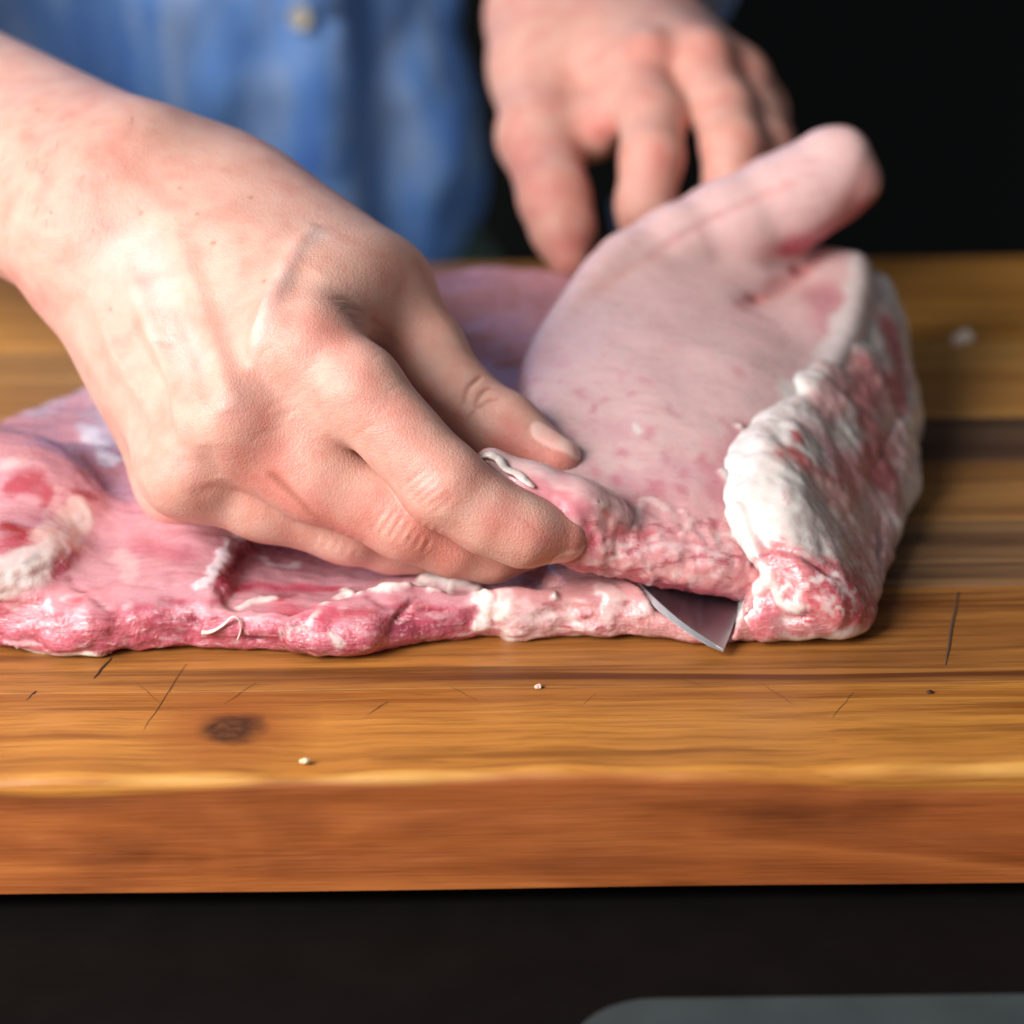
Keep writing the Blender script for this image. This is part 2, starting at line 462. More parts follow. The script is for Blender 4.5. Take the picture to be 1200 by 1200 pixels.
def plank(i, y0, y1, light, dark):
    t, c, b = wood_material('wood_%d' % i, srgb(*light), srgb(*dark), i + 1.0)
    if i == 0:
        # knot, and knife scars with a shape of their own
        pos = t.n('ShaderNodeNewGeometry').outputs['Position']
        k = P(270, 853, z=0.0)
        wobble = t.n('ShaderNodeVectorMath', {0: t.n('ShaderNodeTexNoise', {'Scale': 160.0, 'Vector': pos}).outputs['Color'], 1: (0.007, 0.006, 0.0)}, operation='MULTIPLY').outputs[0]
        q = t.n('ShaderNodeVectorMath', {0: pos, 1: wobble}, operation='ADD').outputs[0]
        q = t.n('ShaderNodeVectorMath', {0: q, 1: (k[0] + 0.0035, k[1] + 0.003, 0.0)}, operation='SUBTRACT').outputs[0]
        q = t.n('ShaderNodeVectorMath', {0: q, 1: (1 / 0.0085, 1 / 0.0085, 1 / 0.02)}, operation='MULTIPLY').outputs[0]
        r = t.n('ShaderNodeVectorMath', {0: q}, operation='LENGTH').outputs['Value']
        c = t.mix(t.maprange(r, 1.0, 2.6, 0.75, 0.0), c, srgb(150, 82, 34))
        c = t.mix(t.maprange(r, 0.50, 1.08, 0.95, 0.0), c, srgb(60, 34, 19))
        c = t.mix(t.math('MULTIPLY', t.maprange(r, 0.25, 0.60, 1.0, 0.0), t.maprange(t.noise(300, 4, pos), 0.42, 0.65, 0.0, 0.6)), c, srgb(140, 90, 50))
        # the front edge shows redder heartwood lower down the side
        z = t.n('ShaderNodeSeparateXYZ', {0: pos}).outputs
        wv = t.noise(30, 3, t.coord(scale=(0.25, 1, 1)))
        face = t.maprange(t.math('ADD', z[2], t.math('MULTIPLY', wv, 0.016)), 0.0055, 0.0035)
        sg = t.coord(scale=(0.10, 1.0, 0.9), loc=(3, 1, 0), rot=(0, 0.05, 0))
        sb = t.math('ADD', t.math('MULTIPLY', t.noise(60, 4, sg, 0.55, 1.4), 0.5), t.math('MULTIPLY', t.noise(16, 4, t.coord(scale=(0.45, 1, 1), loc=(1, 4, 2)), 0.6, 0.6), 0.5))
        heart = t.ramp(sb, [(0.34, srgb(106, 52, 22)), (0.46, srgb(156, 84, 40)), (0.56, srgb(186, 108, 54)), (0.70, srgb(212, 146, 76))])
        c = t.mix(face, c, heart)
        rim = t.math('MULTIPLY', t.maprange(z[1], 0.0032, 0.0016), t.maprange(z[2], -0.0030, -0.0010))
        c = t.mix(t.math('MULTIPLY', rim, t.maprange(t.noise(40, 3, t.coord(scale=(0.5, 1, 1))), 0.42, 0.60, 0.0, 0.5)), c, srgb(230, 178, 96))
    rough = t.maprange(t.noise(180, 3, t.coord(scale=(0.2, 1, 1))), 0.3, 0.7, 0.36, 0.55)
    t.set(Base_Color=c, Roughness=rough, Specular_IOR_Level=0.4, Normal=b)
    # a long stave with softly rounded, slightly uneven outer edges
    nx = 120; prof = []
    f, bk = (0.0032 if i == 0 else 0.0003), (0.003 if i == len(tones) - 1 else 0.0003)
    for a in np.linspace(0, math.pi / 2, 6): prof.append((y0 + f - f * math.cos(a), -f + f * math.sin(a)))
    for a in np.linspace(0, math.pi / 2, 6): prof.append((y1 - bk + bk * math.sin(a), -bk + bk * math.cos(a)))
    prof += [(y1, -BT + 0.001), (y0, -BT + 0.001)]
    V = []; F = []; m = len(prof)
    for j in range(nx + 1):
        x = BX0 + (BX1 - BX0) * j / nx
        for q, (yy, zz) in enumerate(prof):
            e = 0.0004 * math.sin(x * 61 + 1.3) + 0.0003 * math.sin(x * 173) if (i == 0 and q < 6) else 0
            V.append((x, yy - e * 0.6, zz + (e if q < 6 else 0) + 0.00012 * math.sin(x * 40 + i * 2)))
    for j in range(nx):
        for q in range(m):
            a, b2 = j * m + q, j * m + (q + 1) % m
            F.append((a, b2, b2 + m, a + m)[::-1])
    F.append(tuple(range(m))); F.append(tuple(range(nx * m, nx * m + m))[::-1])
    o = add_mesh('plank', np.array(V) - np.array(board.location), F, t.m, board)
    md = o.modifiers.new('split', 'EDGE_SPLIT'); md.split_angle = math.radians(40)
    return o


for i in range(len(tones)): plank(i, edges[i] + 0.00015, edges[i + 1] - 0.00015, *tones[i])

# knife scars: thin dark slits scored in the wood
scar = flat('scar', srgb(84, 58, 36), 0.8)


def tube(pts, rad, seg=6, flatten=1.0):
    pts = np.asarray(pts, float); V = []; F = []; n = len(pts)
    for i, p in enumerate(pts):
        d = pts[min(i + 1, n - 1)] - pts[max(i - 1, 0)]; d /= np.linalg.norm(d) + 1e-12
        a = np.cross(d, (0, 0, 1)); a = a / (np.linalg.norm(a) + 1e-9) if np.linalg.norm(a) > 1e-3 else np.array([1.0, 0, 0]); b = np.cross(a, d)
        r = rad[i] if hasattr(rad, '__len__') else rad
        for k in range(seg):
            an = 2 * math.pi * k / seg; V.append(p + a * math.cos(an) * r + b * math.sin(an) * r * flatten)
    for i in range(n - 1):
        for k in range(seg):
            q = i * seg + k; q2 = i * seg + (k + 1) % seg; F.append((q, q2, q2 + seg, q + seg))
    F.append(tuple(range(seg))[::-1]); F.append(tuple(range((n - 1) * seg, n * seg)))
    return np.array(V), F


for a, b, r in (((1124, 694), (1107, 780), 0.00045), ((131, 771), (109, 795), 0.0003), ((218, 778), (168, 856), 0.00010), ((42, 810), (30, 822), 0.0003), ((86, 828), (66, 846), 0.0002), ((455, 822), (430, 838), 0.00010), ((520, 800), (560, 822), 0.00008), ((300, 800), (262, 826), 0.00008), ((700, 812), (668, 838), 0.00008), ((890, 800), (930, 826), 0.00008), ((1000, 812), (975, 842), 0.00008), ((160, 800), (190, 826), 0.00007), ((780, 790), (830, 806), 0.00008)):
    A, B = P(*a, z=0.0), P(*b, z=0.0); n = 9
    L = [A + (B - A) * k / (n - 1) + np.array([random.uniform(-1, 1) * 0.0002, 0, 0.0001]) for k in range(n)]
    V, F = tube(L, [r * (0.3 + 0.7 * math.sin(math.pi * (k + 0.6) / n)) for k in range(n)], 6, 0.35)
    o = add_mesh('knife_scar', V - np.array(board.location), F, scar, board)

# ------------------------------------------------------------------ knife
TIP = P(848, 761, y=0.0545)
SL = math.radians(10)
kn_y = np.array([0.0, math.cos(SL), math.sin(SL)])                 # from the tip back towards the handle
kn_x = np.array([math.cos(math.radians(20)), 0, -math.sin(math.radians(20))]); kn_x -= kn_y * (kn_x @ kn_y); kn_x /= np.linalg.norm(kn_x)
kn_n = np.cross(kn_x, kn_y)


def on_blade(px, py):
    d = _f + _r * (px - 600) / FPX - _u * (py - 600) / FPX
    t = ((TIP - CAM) @ kn_n) / (d @ kn_n)
    q = CAM + d * t - TIP
    return q @ kn_x, q @ kn_y


edge2 = [on_blade(*q) for q in ((848, 762), (838, 759), (820, 748), (800, 735), (780, 720), (762, 704), (748, 690), (738, 678))]
spine2 = [on_blade(*q) for q in ((848, 762), (856, 742), (866, 712), (873, 690))]
ex, ey = edge2[-1]; sx, sy = spine2[-1]
edge2 = edge2 + [(ex - 0.004, ey + 0.020), (ex - 0.006, ey + 0.05), (ex - 0.006, 0.135)]
spine2 = spine2 + [(sx + 0.003, sy + 0.02), (sx + 0.003, sy + 0.05), (sx + 0.002, 0.135)]
knife = tag(empty('boning_knife', TIP), 'steel knife blade tip poking out of the slit in the pork', 'knife')
steel = NT('steel'); sn = steel.noise(700, 3, steel.coord(scale=(1, 0.06, 1)))
steel.set(Base_Color=(0.42, 0.45, 0.48), Metallic=1.0, Roughness=steel.maprange(sn, 0.3, 0.7, 0.30, 0.42))
edgem = NT('ground_edge'); edgem.set(Base_Color=(0.90, 0.91, 0.93), Metallic=1.0, Roughness=0.45)  # bevel metal paler than the blade, standing in for its bright reflection


def resample(p, n):
    p = np.array(p); d = np.r_[0, np.cumsum(np.linalg.norm(np.diff(p, axis=0), axis=1))]; s = np.linspace(0, d[-1], n)
    return np.c_[np.interp(s, d, p[:, 0]), np.interp(s, d, p[:, 1])]


EN = resample(edge2, 40); SN = resample(spine2, 40)


def kp(x, y, z): return kn_x * x + kn_y * y + kn_n * z


V = []; F = []
for k in range(40):
    e, s = EN[k], SN[k]; th = 0.0009 * min(1, k / 6 + 0.05)
    b = e + (s - e) * min(0.9, 0.0014 / (np.linalg.norm(s - e) + 1e-6))
    V += [kp(*b, th * 0.5), kp(*s, th), kp(*s, -th), kp(*b, -th * 0.5)]
for k in range(39):
    for q in range(4):
        a, c = 4 * k + q, 4 * k + (q + 1) % 4; F.append((a, c, c + 4, a + 4))
F.append((156, 157, 158, 159))
add_mesh('blade', V, F, steel.m, knife, smooth_shade=False)
V = []; F = []
for k in range(40):
    e, s = EN[k], SN[k]; th = 0.0009 * min(1, k / 6 + 0.05)
    b = e + (s - e) * min(0.9, 0.0015 / (np.linalg.norm(s - e) + 1e-6))
    V += [kp(*e, -0.0005), kp(*b, th * 0.52), kp(*b, -th * 0.52), kp(*e, -0.0006)]
for k in range(39):
    for q in range(4):
        a, c = 4 * k + q, 4 * k + (q + 1) % 4; F.append((a, c, c + 4, a + 4))
add_mesh('cutting_edge', V, F, edgem.m, knife, smooth_shade=False)
xm = (EN[-1][0] + SN[-1][0]) / 2
L = [kp(xm, 0.134, 0), kp(xm, 0.139, 0), kp(xm, 0.16, 0), kp(xm, 0.20, 0), kp(xm, 0.225, 0), kp(xm, 0.228, 0)]
V, F = tube(L, [0.008, 0.010, 0.0105, 0.0095, 0.0105, 0.006], 14, 0.8)
add_mesh('handle', V, F, flat('knife_handle', srgb(22, 20, 20), 0.45), knife)

# ------------------------------------------------------------------ the pork
LEAN = srgb(202, 106, 122); PINK = srgb(218, 150, 152); MAUVE = srgb(206, 148, 156); RED = srgb(178, 48, 66); DEEP = srgb(140, 44, 62)
FAT = srgb(234, 221, 214); PALE = srgb(228, 188, 184); LILAC = srgb(206, 190, 204)
pork = tag(empty('pork_loin', (0.0, 0.15, 0.0)), 'raw pork loin being sliced open on the wooden board', 'meat')
pork_o = np.array(pork.location)

# --- bottom slab: outline on the board and a height map from surface points
outline = [P(px, py, z=0.0)[:2] for px, py in ((-150, 735), (-60, 752), (0, 763), (60, 772), (105, 775), (155, 768), (240, 762), (330, 767), (375, 775), (410, 773), (470, 762),
                                                (560, 752), (606, 757), (660, 750), (760, 753), (840, 760), (885, 757), (905, 750))]
outline[-1] = outline[-1] + np.array([0.001, 0.002])
outline += [np.array(q) for q in ((0.066, 0.075), (0.082, 0.10), (0.09, 0.16), (0.085, 0.215), (0.05, 0.243), (0.0, 0.25), (-0.04, 0.246), (-0.085, 0.222), (-0.125, 0.192), (-0.152, 0.158), (-0.190, 0.140), (-0.21, 0.10))]
outline = np.array(outline)


def poly_sd(X, Y, poly):
    D = np.full(X.shape, 1e9); inside = np.zeros(X.shape, bool); n = len(poly)
    for i in range(n):
        a, b = poly[i], poly[(i + 1) % n]; e = b - a
        t = np.clip(((X - a[0]) * e[0] + (Y - a[1]) * e[1]) / (e @ e), 0, 1)
        D = np.minimum(D, (X - a[0] - t * e[0]) ** 2 + (Y - a[1] - t * e[1]) ** 2)
        c = ((a[1] > Y) != (b[1] > Y)) & (X < (b[0] - a[0]) * (Y - a[1]) / (b[1] - a[1] + 1e-12) + a[0]); inside ^= c
    D = np.sqrt(D); return np.where(inside, -D, D)


hpts = []
for px, py, z in ((-120, 690, .016), (0, 700, .0155), (60, 700, .0145), (120, 694, .015), (200, 694, .0145), (280, 694, .014), (340, 702, .0125), (400, 692, .0145), (450, 684, .0155), (520, 684, .0150),
                  (580, 690, .0145), (650, 690, .0145), (720, 686, .015), (800, 690, .014), (900, 690, .014),
                  (60, 650, .018), (150, 650, .0175), (230, 650, .0185), (330, 660, .0115), (400, 660, .0105), (470, 660, .0125), (560, 665, .011), (650, 665, .010), (750, 660, .012),
                  (0, 590, .024), (60, 600, .021), (150, 590, .021), (250, 600, .021), (330, 610, .013), (400, 610, .012),
                  (-60, 540, .024), (40, 540, .023), (120, 520, .022), (200, 520, .022), (300, 540, .020),
                  (110, 470, .020), (180, 470, .022), (300, 450, .024), (500, 450, .018), (700, 500, .014), (400, 380, .028), (520, 318, .036), (590, 312, .037), (640, 330, .034), (600, 380, .030), (680, 380, .026),
                  (800, 420, .022), (900, 400, .022), (560, 450, .022)):
    q = P(px, py, z=z); hpts.append((q[0], q[1], z))
hpts = np.array(hpts)


def height(X, Y):
    W = np.zeros(X.shape); H = np.zeros(X.shape)
    for x, y, z in hpts:
        d2 = ((X - x) / 1.0) ** 2 + ((Y - y) / 0.9) ** 2
        ww = np.exp(-d2 / (2 * 0.011 ** 2)) + 1e-4 / (1 + d2 / 0.0004); W += ww; H += ww * z
    return H / W


sf = Field((-0.205, 0.045, -0.004), (0.100, 0.262, 0.050), 0.00078)
gx = sf.lo[0] + sf.h * np.arange(sf.n[0]); gy = sf.lo[1] + sf.h * np.arange(sf.n[1]); gz = sf.lo[2] + sf.h * np.arange(sf.n[2])
X2, Y2 = np.meshgrid(gx, gy, indexing='ij')
p2 = np.c_[X2.ravel(), Y2.ravel(), np.zeros(X2.size)]
H2 = height(X2, Y2) + 0.0010 * fbm(p2, 0.012, 3, 5).reshape(X2.shape)
O2 = poly_sd(X2, Y2, outline)
pocket = np.array([P(px, py, z=0.016)[:2] for px, py in ((246, 692), (262, 668), (288, 622), (300, 560), (460, 560), (640, 640), (660, 672), (540, 676), (460, 674), (400, 688), (340, 698), (290, 694))])
pd = poly_sd(X2, Y2, pocket) + 0.0024 * fbm(p2, 0.008, 3, 8).reshape(X2.shape)
H2 = H2 - 0.0046 * sstep(0.0014, -0.0022, pd) * sstep(0.16, 0.11, Y2)
O2 = O2 + 0.0012 * fbm(p2, 0.010, 3, 9).reshape(X2.shape)
A = (gz[None, None, :] - H2[:, :, None]) * 0.92
# the cut face leans back a little towards its top and bulges in the middle
lean_in = 0.10 * np.clip(gz, 0, 0.03) - 0.0014 * np.sin(np.pi * np.clip(gz / 0.014, 0, 1))
B = O2[:, :, None] + lean_in[None, None, :]
k = 0.006
hh = np.maximum(k - np.abs(A - B), 0) / k
F3 = np.maximum(A, B) + hh * hh * k * 0.25
C3 = (0.0004 - gz)[None, None, :]
hh = np.maximum(0.004 - np.abs(F3 - C3), 0) / 0.004
sf.F = (np.maximum(F3, C3) + hh * hh * 0.001).astype(np.float32)
del A, B, F3, hh
# lump of meat and fat at the left edge of the picture
for px, py, z, r in ((10, 570, .020, .014), (40, 600, .018, .010), (-40, 560, .020, .018), (20, 640, .018, .009), (-30, 660, .016, .012), (70, 555, .017, .008)):
    sf.ell(P(px, py, z=z + r * 0.30), (r * 1.4, r, r * 0.62), 0.010)
# the knife's bed: nothing of the slab above or inside the blade
q = sf.box((0.01, 0.045, -0.004), (0.10, 0.15, 0.05)); sl, X, Y, Z = q
rx = X - TIP[0]; ry = Y - TIP[1]; rz = Z - TIP[2]
bx = rx * kn_x[0] + ry * kn_x[1] + rz * kn_x[2]; by = rx * kn_y[0] + ry * kn_y[1] + rz * kn_y[2]; bz = rx * kn_n[0] + ry * kn_n[1] + rz * kn_n[2]
ee = np.interp(by, EN[:, 1], EN[:, 0]) - 0.0004; ss = np.interp(by, SN[:, 1], SN[:, 0]) + 0.0004
cutd = np.minimum(np.minimum(bx - ee, ss - bx), bz + 0.0014)
sf.cut(sl, cutd.astype(np.float32), 0.001)
V, Q = sf.nets(); V = smooth(V, Q, 2, 0.4); del sf
slab = Surf(V, Q, LEAN)
front = slab.N[:, 1] < -0.35
d = 0.0006 * fbm(slab.V, 0.008, 3, 3) + 0.0007 * fbm(slab.V * np.array([0.30, 1, 1]), 0.0024, 2, 4)
rawk = sstep(0.75, 0.35, smooth(slab.N, slab.Q, 6, 0.5)[:, 2]) * sstep(0.16, 0.10, slab.V[:, 1]); slab.M['raw'] = rawk
slab.V += slab.N * (d * (0.45 + 0.9 * rawk))[:, None]
slab.refresh()
nz = fbm(slab.V, 0.02, 3, 11)[:, None]; nz2 = fbm(slab.V * np.array([0.4, 1, 1]), 0.006, 3, 12)[:, None]
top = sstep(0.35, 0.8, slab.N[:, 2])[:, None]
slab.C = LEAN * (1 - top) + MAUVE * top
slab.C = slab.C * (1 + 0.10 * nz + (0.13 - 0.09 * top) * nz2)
fatc = np.zeros(len(slab.V))
right = sstep(525, 610, slab.px + 40 * nz[:, 0])[:, None] * sstep(640, 668, slab.py)[:, None]
slab.C = slab.C * (1 - right) + (srgb(222, 160, 158) * (1 + 0.06 * nz2)) * right


def fat(S, pts, width, a=1.0, c=FAT, h=0.0, ragged=0.8, seed=1, **k):
    i, m = S.mask(pts, width, ragged, sharp=0.45, seed=seed, **k); m = m * a
    S.C[i] = S.C[i] * (1 - m[:, None]) + c * m[:, None]
    A = S.M.setdefault('fat', np.zeros(len(S.V))); A[i] = np.maximum(A[i], m)
    if h: S.V[i] += S.N[i] * (m * h)[:, None]


S = slab
S.M['fat'] = np.zeros(len(S.V)); S.M['raw'] = rawk
# left end: lump with bright red, fat seams, lilac sheen painted on behind
S.paint([(40, 480), (110, 450), (150, 520)], 0.011, LILAC, 0.8); S.paint([(60, 520), (110, 560)], 0.006, srgb(150, 120, 150), 0.6)
fat(S, [(105, 500), (125, 540)], 0.0035, 0.8, srgb(232, 226, 236)); S.paint([(165, 540), (190, 590)], 0.006, PINK, 0.7)
S.paint([(24, 572), (48, 556), (62, 590), (40, 612)], 0.0045, RED, 0.75, ragged=1.3); S.paint([(12, 618), (25, 622)], 0.004, srgb(150, 10, 22), 0.95); S.paint([(0, 640), (40, 630)], 0.004, RED, 0.7)
S.paint([(10, 545), (25, 540)], 0.004, srgb(240, 200, 200), 0.8); S.paint([(90, 578), (105, 582)], 0.003, srgb(150, 24, 40), 0.8)  # pale pink dab paints the highlight on top of the lump
fat(S, [(52, 606), (66, 588), (70, 572)], 0.0013, 0.45, srgb(232, 196, 194), ragged=1.2); fat(S, [(50, 620), (80, 605), (100, 600)], 0.0045, 0.75, srgb(232, 200, 190))
fat(S, [(0, 665), (30, 658), (75, 636), (100, 604)], 0.0040, 0.75, ragged=0.5, rs=0.005, h=0.0001); fat(S, [(0, 690), (25, 682), (50, 668)], 0.005, 0.85, ragged=0.5, rs=0.005, h=0.0002); S.paint([(30, 660), (44, 652)], 0.0018, srgb(160, 150, 146), 0.6)
S.paint([(60, 690), (70, 660), (80, 640)], 0.003, srgb(190, 60, 80), 0.5)
S.paint([(20, 710), (80, 700), (140, 690)], 0.006, srgb(226, 150, 156), 0.7)
fat(S, [(20, 764), (60, 771), (105, 772), (130, 768)], 0.0020, 1.0, srgb(244, 236, 220), h=0.0005, ragged=0.3, taper=True)
fat(S, [(130, 655), (150, 650), (150, 680)], 0.0035, 0.6, PALE)
S.paint([(170, 640), (210, 650)], 0.006, srgb(186, 92, 112), 0.6)
# pocket under the hand: deeper red, with a torn white ridge
S.paint([(300, 660), (350, 640), (420, 650)], 0.012, srgb(150, 78, 96), 0.75); S.paint([(260, 680), (330, 690), (390, 690)], 0.004, srgb(196, 52, 86), 0.8)
fat(S, [(305, 655), (318, 663), (345, 665), (350, 660)], 0.0016, 0.75, srgb(226, 200, 206)); 
fat(S, [(236, 684), (248, 668), (264, 648), (284, 622)], 0.0020, 0.9, srgb(222, 212, 216), h=0.0005, ragged=1.6); S.paint([(262, 684), (280, 656), (294, 630)], 0.0020, srgb(130, 36, 54), 0.8)
# front face streaks
for k in range(46):
    x = random.uniform(0, 560); y = random.uniform(700, 755); l = random.uniform(6, 30); a = random.uniform(-0.5, 0.25)
    fat(S, [(x, y), (x + l, y + l * a)], random.uniform(0.0005, 0.0012), random.uniform(0.25, 0.6), srgb(238, 206, 206), seed=k, taper=True, n=3)
for k in range(46):
    x = random.uniform(60, 560); y = random.uniform(698, 758); l = random.uniform(8, 40); a = random.uniform(-0.5, 0.4)
    S.paint([(x, y), (x + l, y + l * a)], random.uniform(0.0012, 0.0032), random.choice([RED, DEEP, srgb(190, 60, 88)]), random.uniform(0.3, 0.6), seed=k + 50, n=3)
S.paint([(330, 715), (370, 722)], 0.006, srgb(206, 70, 96), 0.5); S.paint([(460, 735), (500, 745), (540, 730)], 0.005, srgb(164, 70, 96), 0.6)
S.paint([(400, 745), (440, 755)], 0.006, srgb(216, 120, 136), 0.6); S.paint([(60, 735), (160, 735)], 0.006, srgb(210, 120, 130), 0.5)
fat(S, [(280, 713), (300, 705), (320, 700)], 0.0013, 0.9, h=0.0004); fat(S, [(330, 742), (360, 735), (380, 710)], 0.0009, 0.6); fat(S, [(385, 742), (400, 752)], 0.001, 0.8)
fat(S, [(376, 710), (392, 697), (420, 692)], 0.0015, 0.95, h=0.0004)
fat(S, [(405, 692), (450, 690), (500, 695), (530, 690)], 0.0016, 0.95, h=0.0006); fat(S, [(450, 685), (490, 680), (540, 690)], 0.0030, 0.9, h=0.001)
fat(S, [(500, 680), (530, 684), (555, 690)], 0.0035, 0.95, h=0.0014); fat(S, [(565, 700), (570, 720), (560, 735)], 0.0028, 0.9, h=0.001)
fat(S, [(585, 700), (590, 730), (600, 752)], 0.0038, 0.95, srgb(238, 218, 210), h=0.0008, ragged=1.0); S.paint([(584, 726)], 0.0018, srgb(206, 130, 120), 0.8)
fat(S, [(615, 715), (625, 740)], 0.004, 0.6, srgb(236, 206, 204)); fat(S, [(700, 690), (720, 700), (712, 715)], 0.003, 0.55, srgb(238, 206, 200), h=0.001)
fat(S, [(648, 696), (650, 700)], 0.001, 0.9, h=0.0012); fat(S, [(670, 715), (676, 740)], 0.0012, 0.5)
for k in range(40):
    x = random.uniform(600, 760); y = random.uniform(695, 750)
    fat(S, [(x, y), (x + random.uniform(3, 14), y + random.uniform(-8, 8))], random.uniform(0.0006, 0.0016), random.uniform(0.2, 0.55), srgb(244, 222, 216), seed=k + 90, n=2)
for k in range(16):
    x = random.uniform(610, 800); y = random.uniform(700, 752)
    S.paint([(x, y), (x + random.uniform(6, 20), y + random.uniform(-6, 6))], random.uniform(0.001, 0.002), srgb(204, 120, 126), 0.4, seed=k + 190, n=2)
# fissures
for pts, wd, dp in (([(325, 745), (345, 738), (352, 725)], .0012, -.0012), ([(225, 720), (235, 738)], .0012, -.0010), ([(455, 735), (475, 715), (485, 700)], .0014, -.0014), ([(380, 770), (350, 755)], .0014, -.001),
                    ([(430, 700), (470, 720)], .0012, -.0008), ([(80, 680), (130, 720)], .0014, -.0008), ([(280, 745), (320, 750)], .0014, -.001)):
    S.bump(pts, wd, dp); S.paint(pts, wd, DEEP, 0.6)
S.bump([(350, 745), (400, 750), (430, 745)], 0.008, 0.0024, taper=False); S.bump([(250, 735), (300, 740)], 0.006, 0.0010, taper=False)
M_SLAB = meat_material('lean_meat', (0, 0, 0.1), 0.20, 1.0, 0.8, 0.55)
add_mesh('lean_slab', S.V - pork_o, S.Q, M_SLAB, pork, S.C, S.M)

# --- fat-covered end on the right
cf = Field((0.030, 0.048, -0.003), (0.130, 0.262, 0.064), 0.00085)
def pw(px, y, z):
    lo = np.array([0.0, y, z]); d = (lo - CAM) @ _f; q = (px - 600) / FPX * d
    return np.array([q, y, z])


cf.chain([pw(1022, .226, .0285), pw(1015, .197, .0272), pw(992, .168, .0262), pw(962, .142, .0248), pw(928, .117, .0238), pw(905, .099, .0218), pw(908, .086, .0178), pw(938, .0735, .0140)],
         [.0098, .0105, .0115, .0130, .0142, .0148, .0148, .0138], 0.010)
cf.chain([pw(1010, .217, .0135), pw(1012, .182, .0130), pw(1018, .147, .0130), pw(992, .117, .0140), pw(974, .093, .0140), pw(978, .0725, .0100)],
         [.0125, .0130, .0135, .0155, .0150, .0118], 0.016)
cf.ell(pw(985, .130, .0180), (.014, .030, .013), 0.014); cf.ell(pw(955, .100, .0200), (.014, .022, .015), 0.014)
cf.ell(pw(1044, .104, .0105), (.0060, .018, .0105), 0.003); cf.ell(pw(1060, .150, .0135), (.0055, .019, .0130), 0.003)
cf.ell(pw(978, .0690, .0095), (.0120, .0105, .0100), 0.004); cf.ell(pw(930, .0680, .0065), (.0095, .0095, .0070), 0.003); cf.ell(pw(990, .0745, .0170), (.010, .011, .010), 0.006)
cf.ell(pw(893, .0705, .0065), (.009, .012, .0090), 0.003)
q = cf.box((0, 0, -1), (1, 1, 1)); sl, X, Y, Z = q
cf.cut(sl, (0.0004 - Z + 0 * X + 0 * Y).astype(np.float32), 0.004)
A_, B_, C_ = pw(1000, .19, .040), pw(905, .10, .0385), pw(1078, .15, .006)
pn = np.cross(B_ - A_, C_ - A_); pn /= np.linalg.norm(pn); pn = pn if pn[2] > 0 else -pn
cf.cut(sl, ((X - A_[0]) * pn[0] + (Y - A_[1]) * pn[1] + (Z - A_[2]) * pn[2] - 0.0034 - 0.10 * np.clip(0.095 - Y, 0, 0.05)).astype(np.float32), 0.008)
q = cf.box((0.01, 0.03, -0.004), (0.10, 0.15, 0.05)); sl, X, Y, Z = q
rx = X - TIP[0]; ry = Y - TIP[1]; rz = Z - TIP[2]
bx = rx * kn_x[0] + ry * kn_x[1] + rz * kn_x[2]; by = rx * kn_y[0] + ry * kn_y[1] + rz * kn_y[2]; bz = rx * kn_n[0] + ry * kn_n[1] + rz * kn_n[2]
ee = np.interp(by, EN[:, 1], EN[:, 0]) - 0.0004; ss = np.interp(by, SN[:, 1], SN[:, 0]) + 0.0004
cf.cut(sl, np.minimum(ss - bx, np.minimum(0.016 - bz, bz + 0.0014)).astype(np.float32), 0.001)
V, Q = cf.nets(); V = smooth(V, Q, 2, 0.4); del cf
S = capS = Surf(V, Q, FAT)
S.V += S.N * (0.0016 * fbm(S.V, 0.011, 3, 21) + 0.0004 * fbm(S.V, 0.004, 3, 22))[:, None]; S.refresh()
n1 = fbm(S.V, 0.014, 3, 23)[:, None]; n2 = fbm(S.V, 0.005, 3, 24)[:, None]
S.C = FAT * (1 + 0.03 * n1) * (1 - 0.0 * n2)
S.C = S.C * (1 - 0.25 * sstep(0.1, 0.6, n1 + 0.4 * n2)) + srgb(228, 178, 172) * 0.25 * sstep(0.1, 0.6, n1 + 0.4 * n2)
S.M['fat'] = np.ones(len(S.V)) * 0.95; S.M['raw'] = sstep(560, 640, S.py)


def leanp(S, pts, width, c, a=0.9, h=0.0, ragged=0.9, seed=1, soft=0):
    i, m = S.mask(pts, width * (1.25 if soft else 1), ragged, sharp=0.0 if soft else 0.4, seed=seed); m = m * a
    S.C[i] = S.C[i] * (1 - m[:, None]) + c * m[:, None]; S.M['fat'][i] *= 1 - m
    if h: S.V[i] += S.N[i] * (m * h)[:, None]


R1 = srgb(204, 104, 112); R2 = srgb(196, 70, 78)
leanp(S, [(1045, 385), (1052, 420), (1050, 460)], 0.0075, R1, 0.85, soft=1); leanp(S, [(1010, 420), (1025, 450), (1012, 485)], 0.0070, R1, 0.75, soft=1)
leanp(S, [(985, 450), (965, 485)], 0.006, srgb(220, 140, 140), 0.6, soft=1); leanp(S, [(1018, 500), (1035, 512), (1022, 545)], 0.0070, srgb(180, 70, 76), 0.85, soft=1); leanp(S, [(1000, 562), (1040, 558)], 0.008, R1, 0.75, soft=1)
leanp(S, [(985, 590), (1012, 580)], 0.008, srgb(226, 158, 146), 0.75, soft=1); leanp(S, [(1052, 560), (1045, 590)], 0.004, srgb(190, 90, 100), 0.6, soft=1)
leanp(S, [(912, 533), (926, 530), (936, 540)], 0.0042, srgb(222, 122, 116), 0.85, 0.0004, 0.6, soft=1); leanp(S, [(936, 536), (944, 545)], 0.0028, srgb(196, 50, 58), 0.8, soft=1); leanp(S, [(928, 506), (934, 512)], 0.0022, srgb(200, 60, 70), 0.8, soft=1)
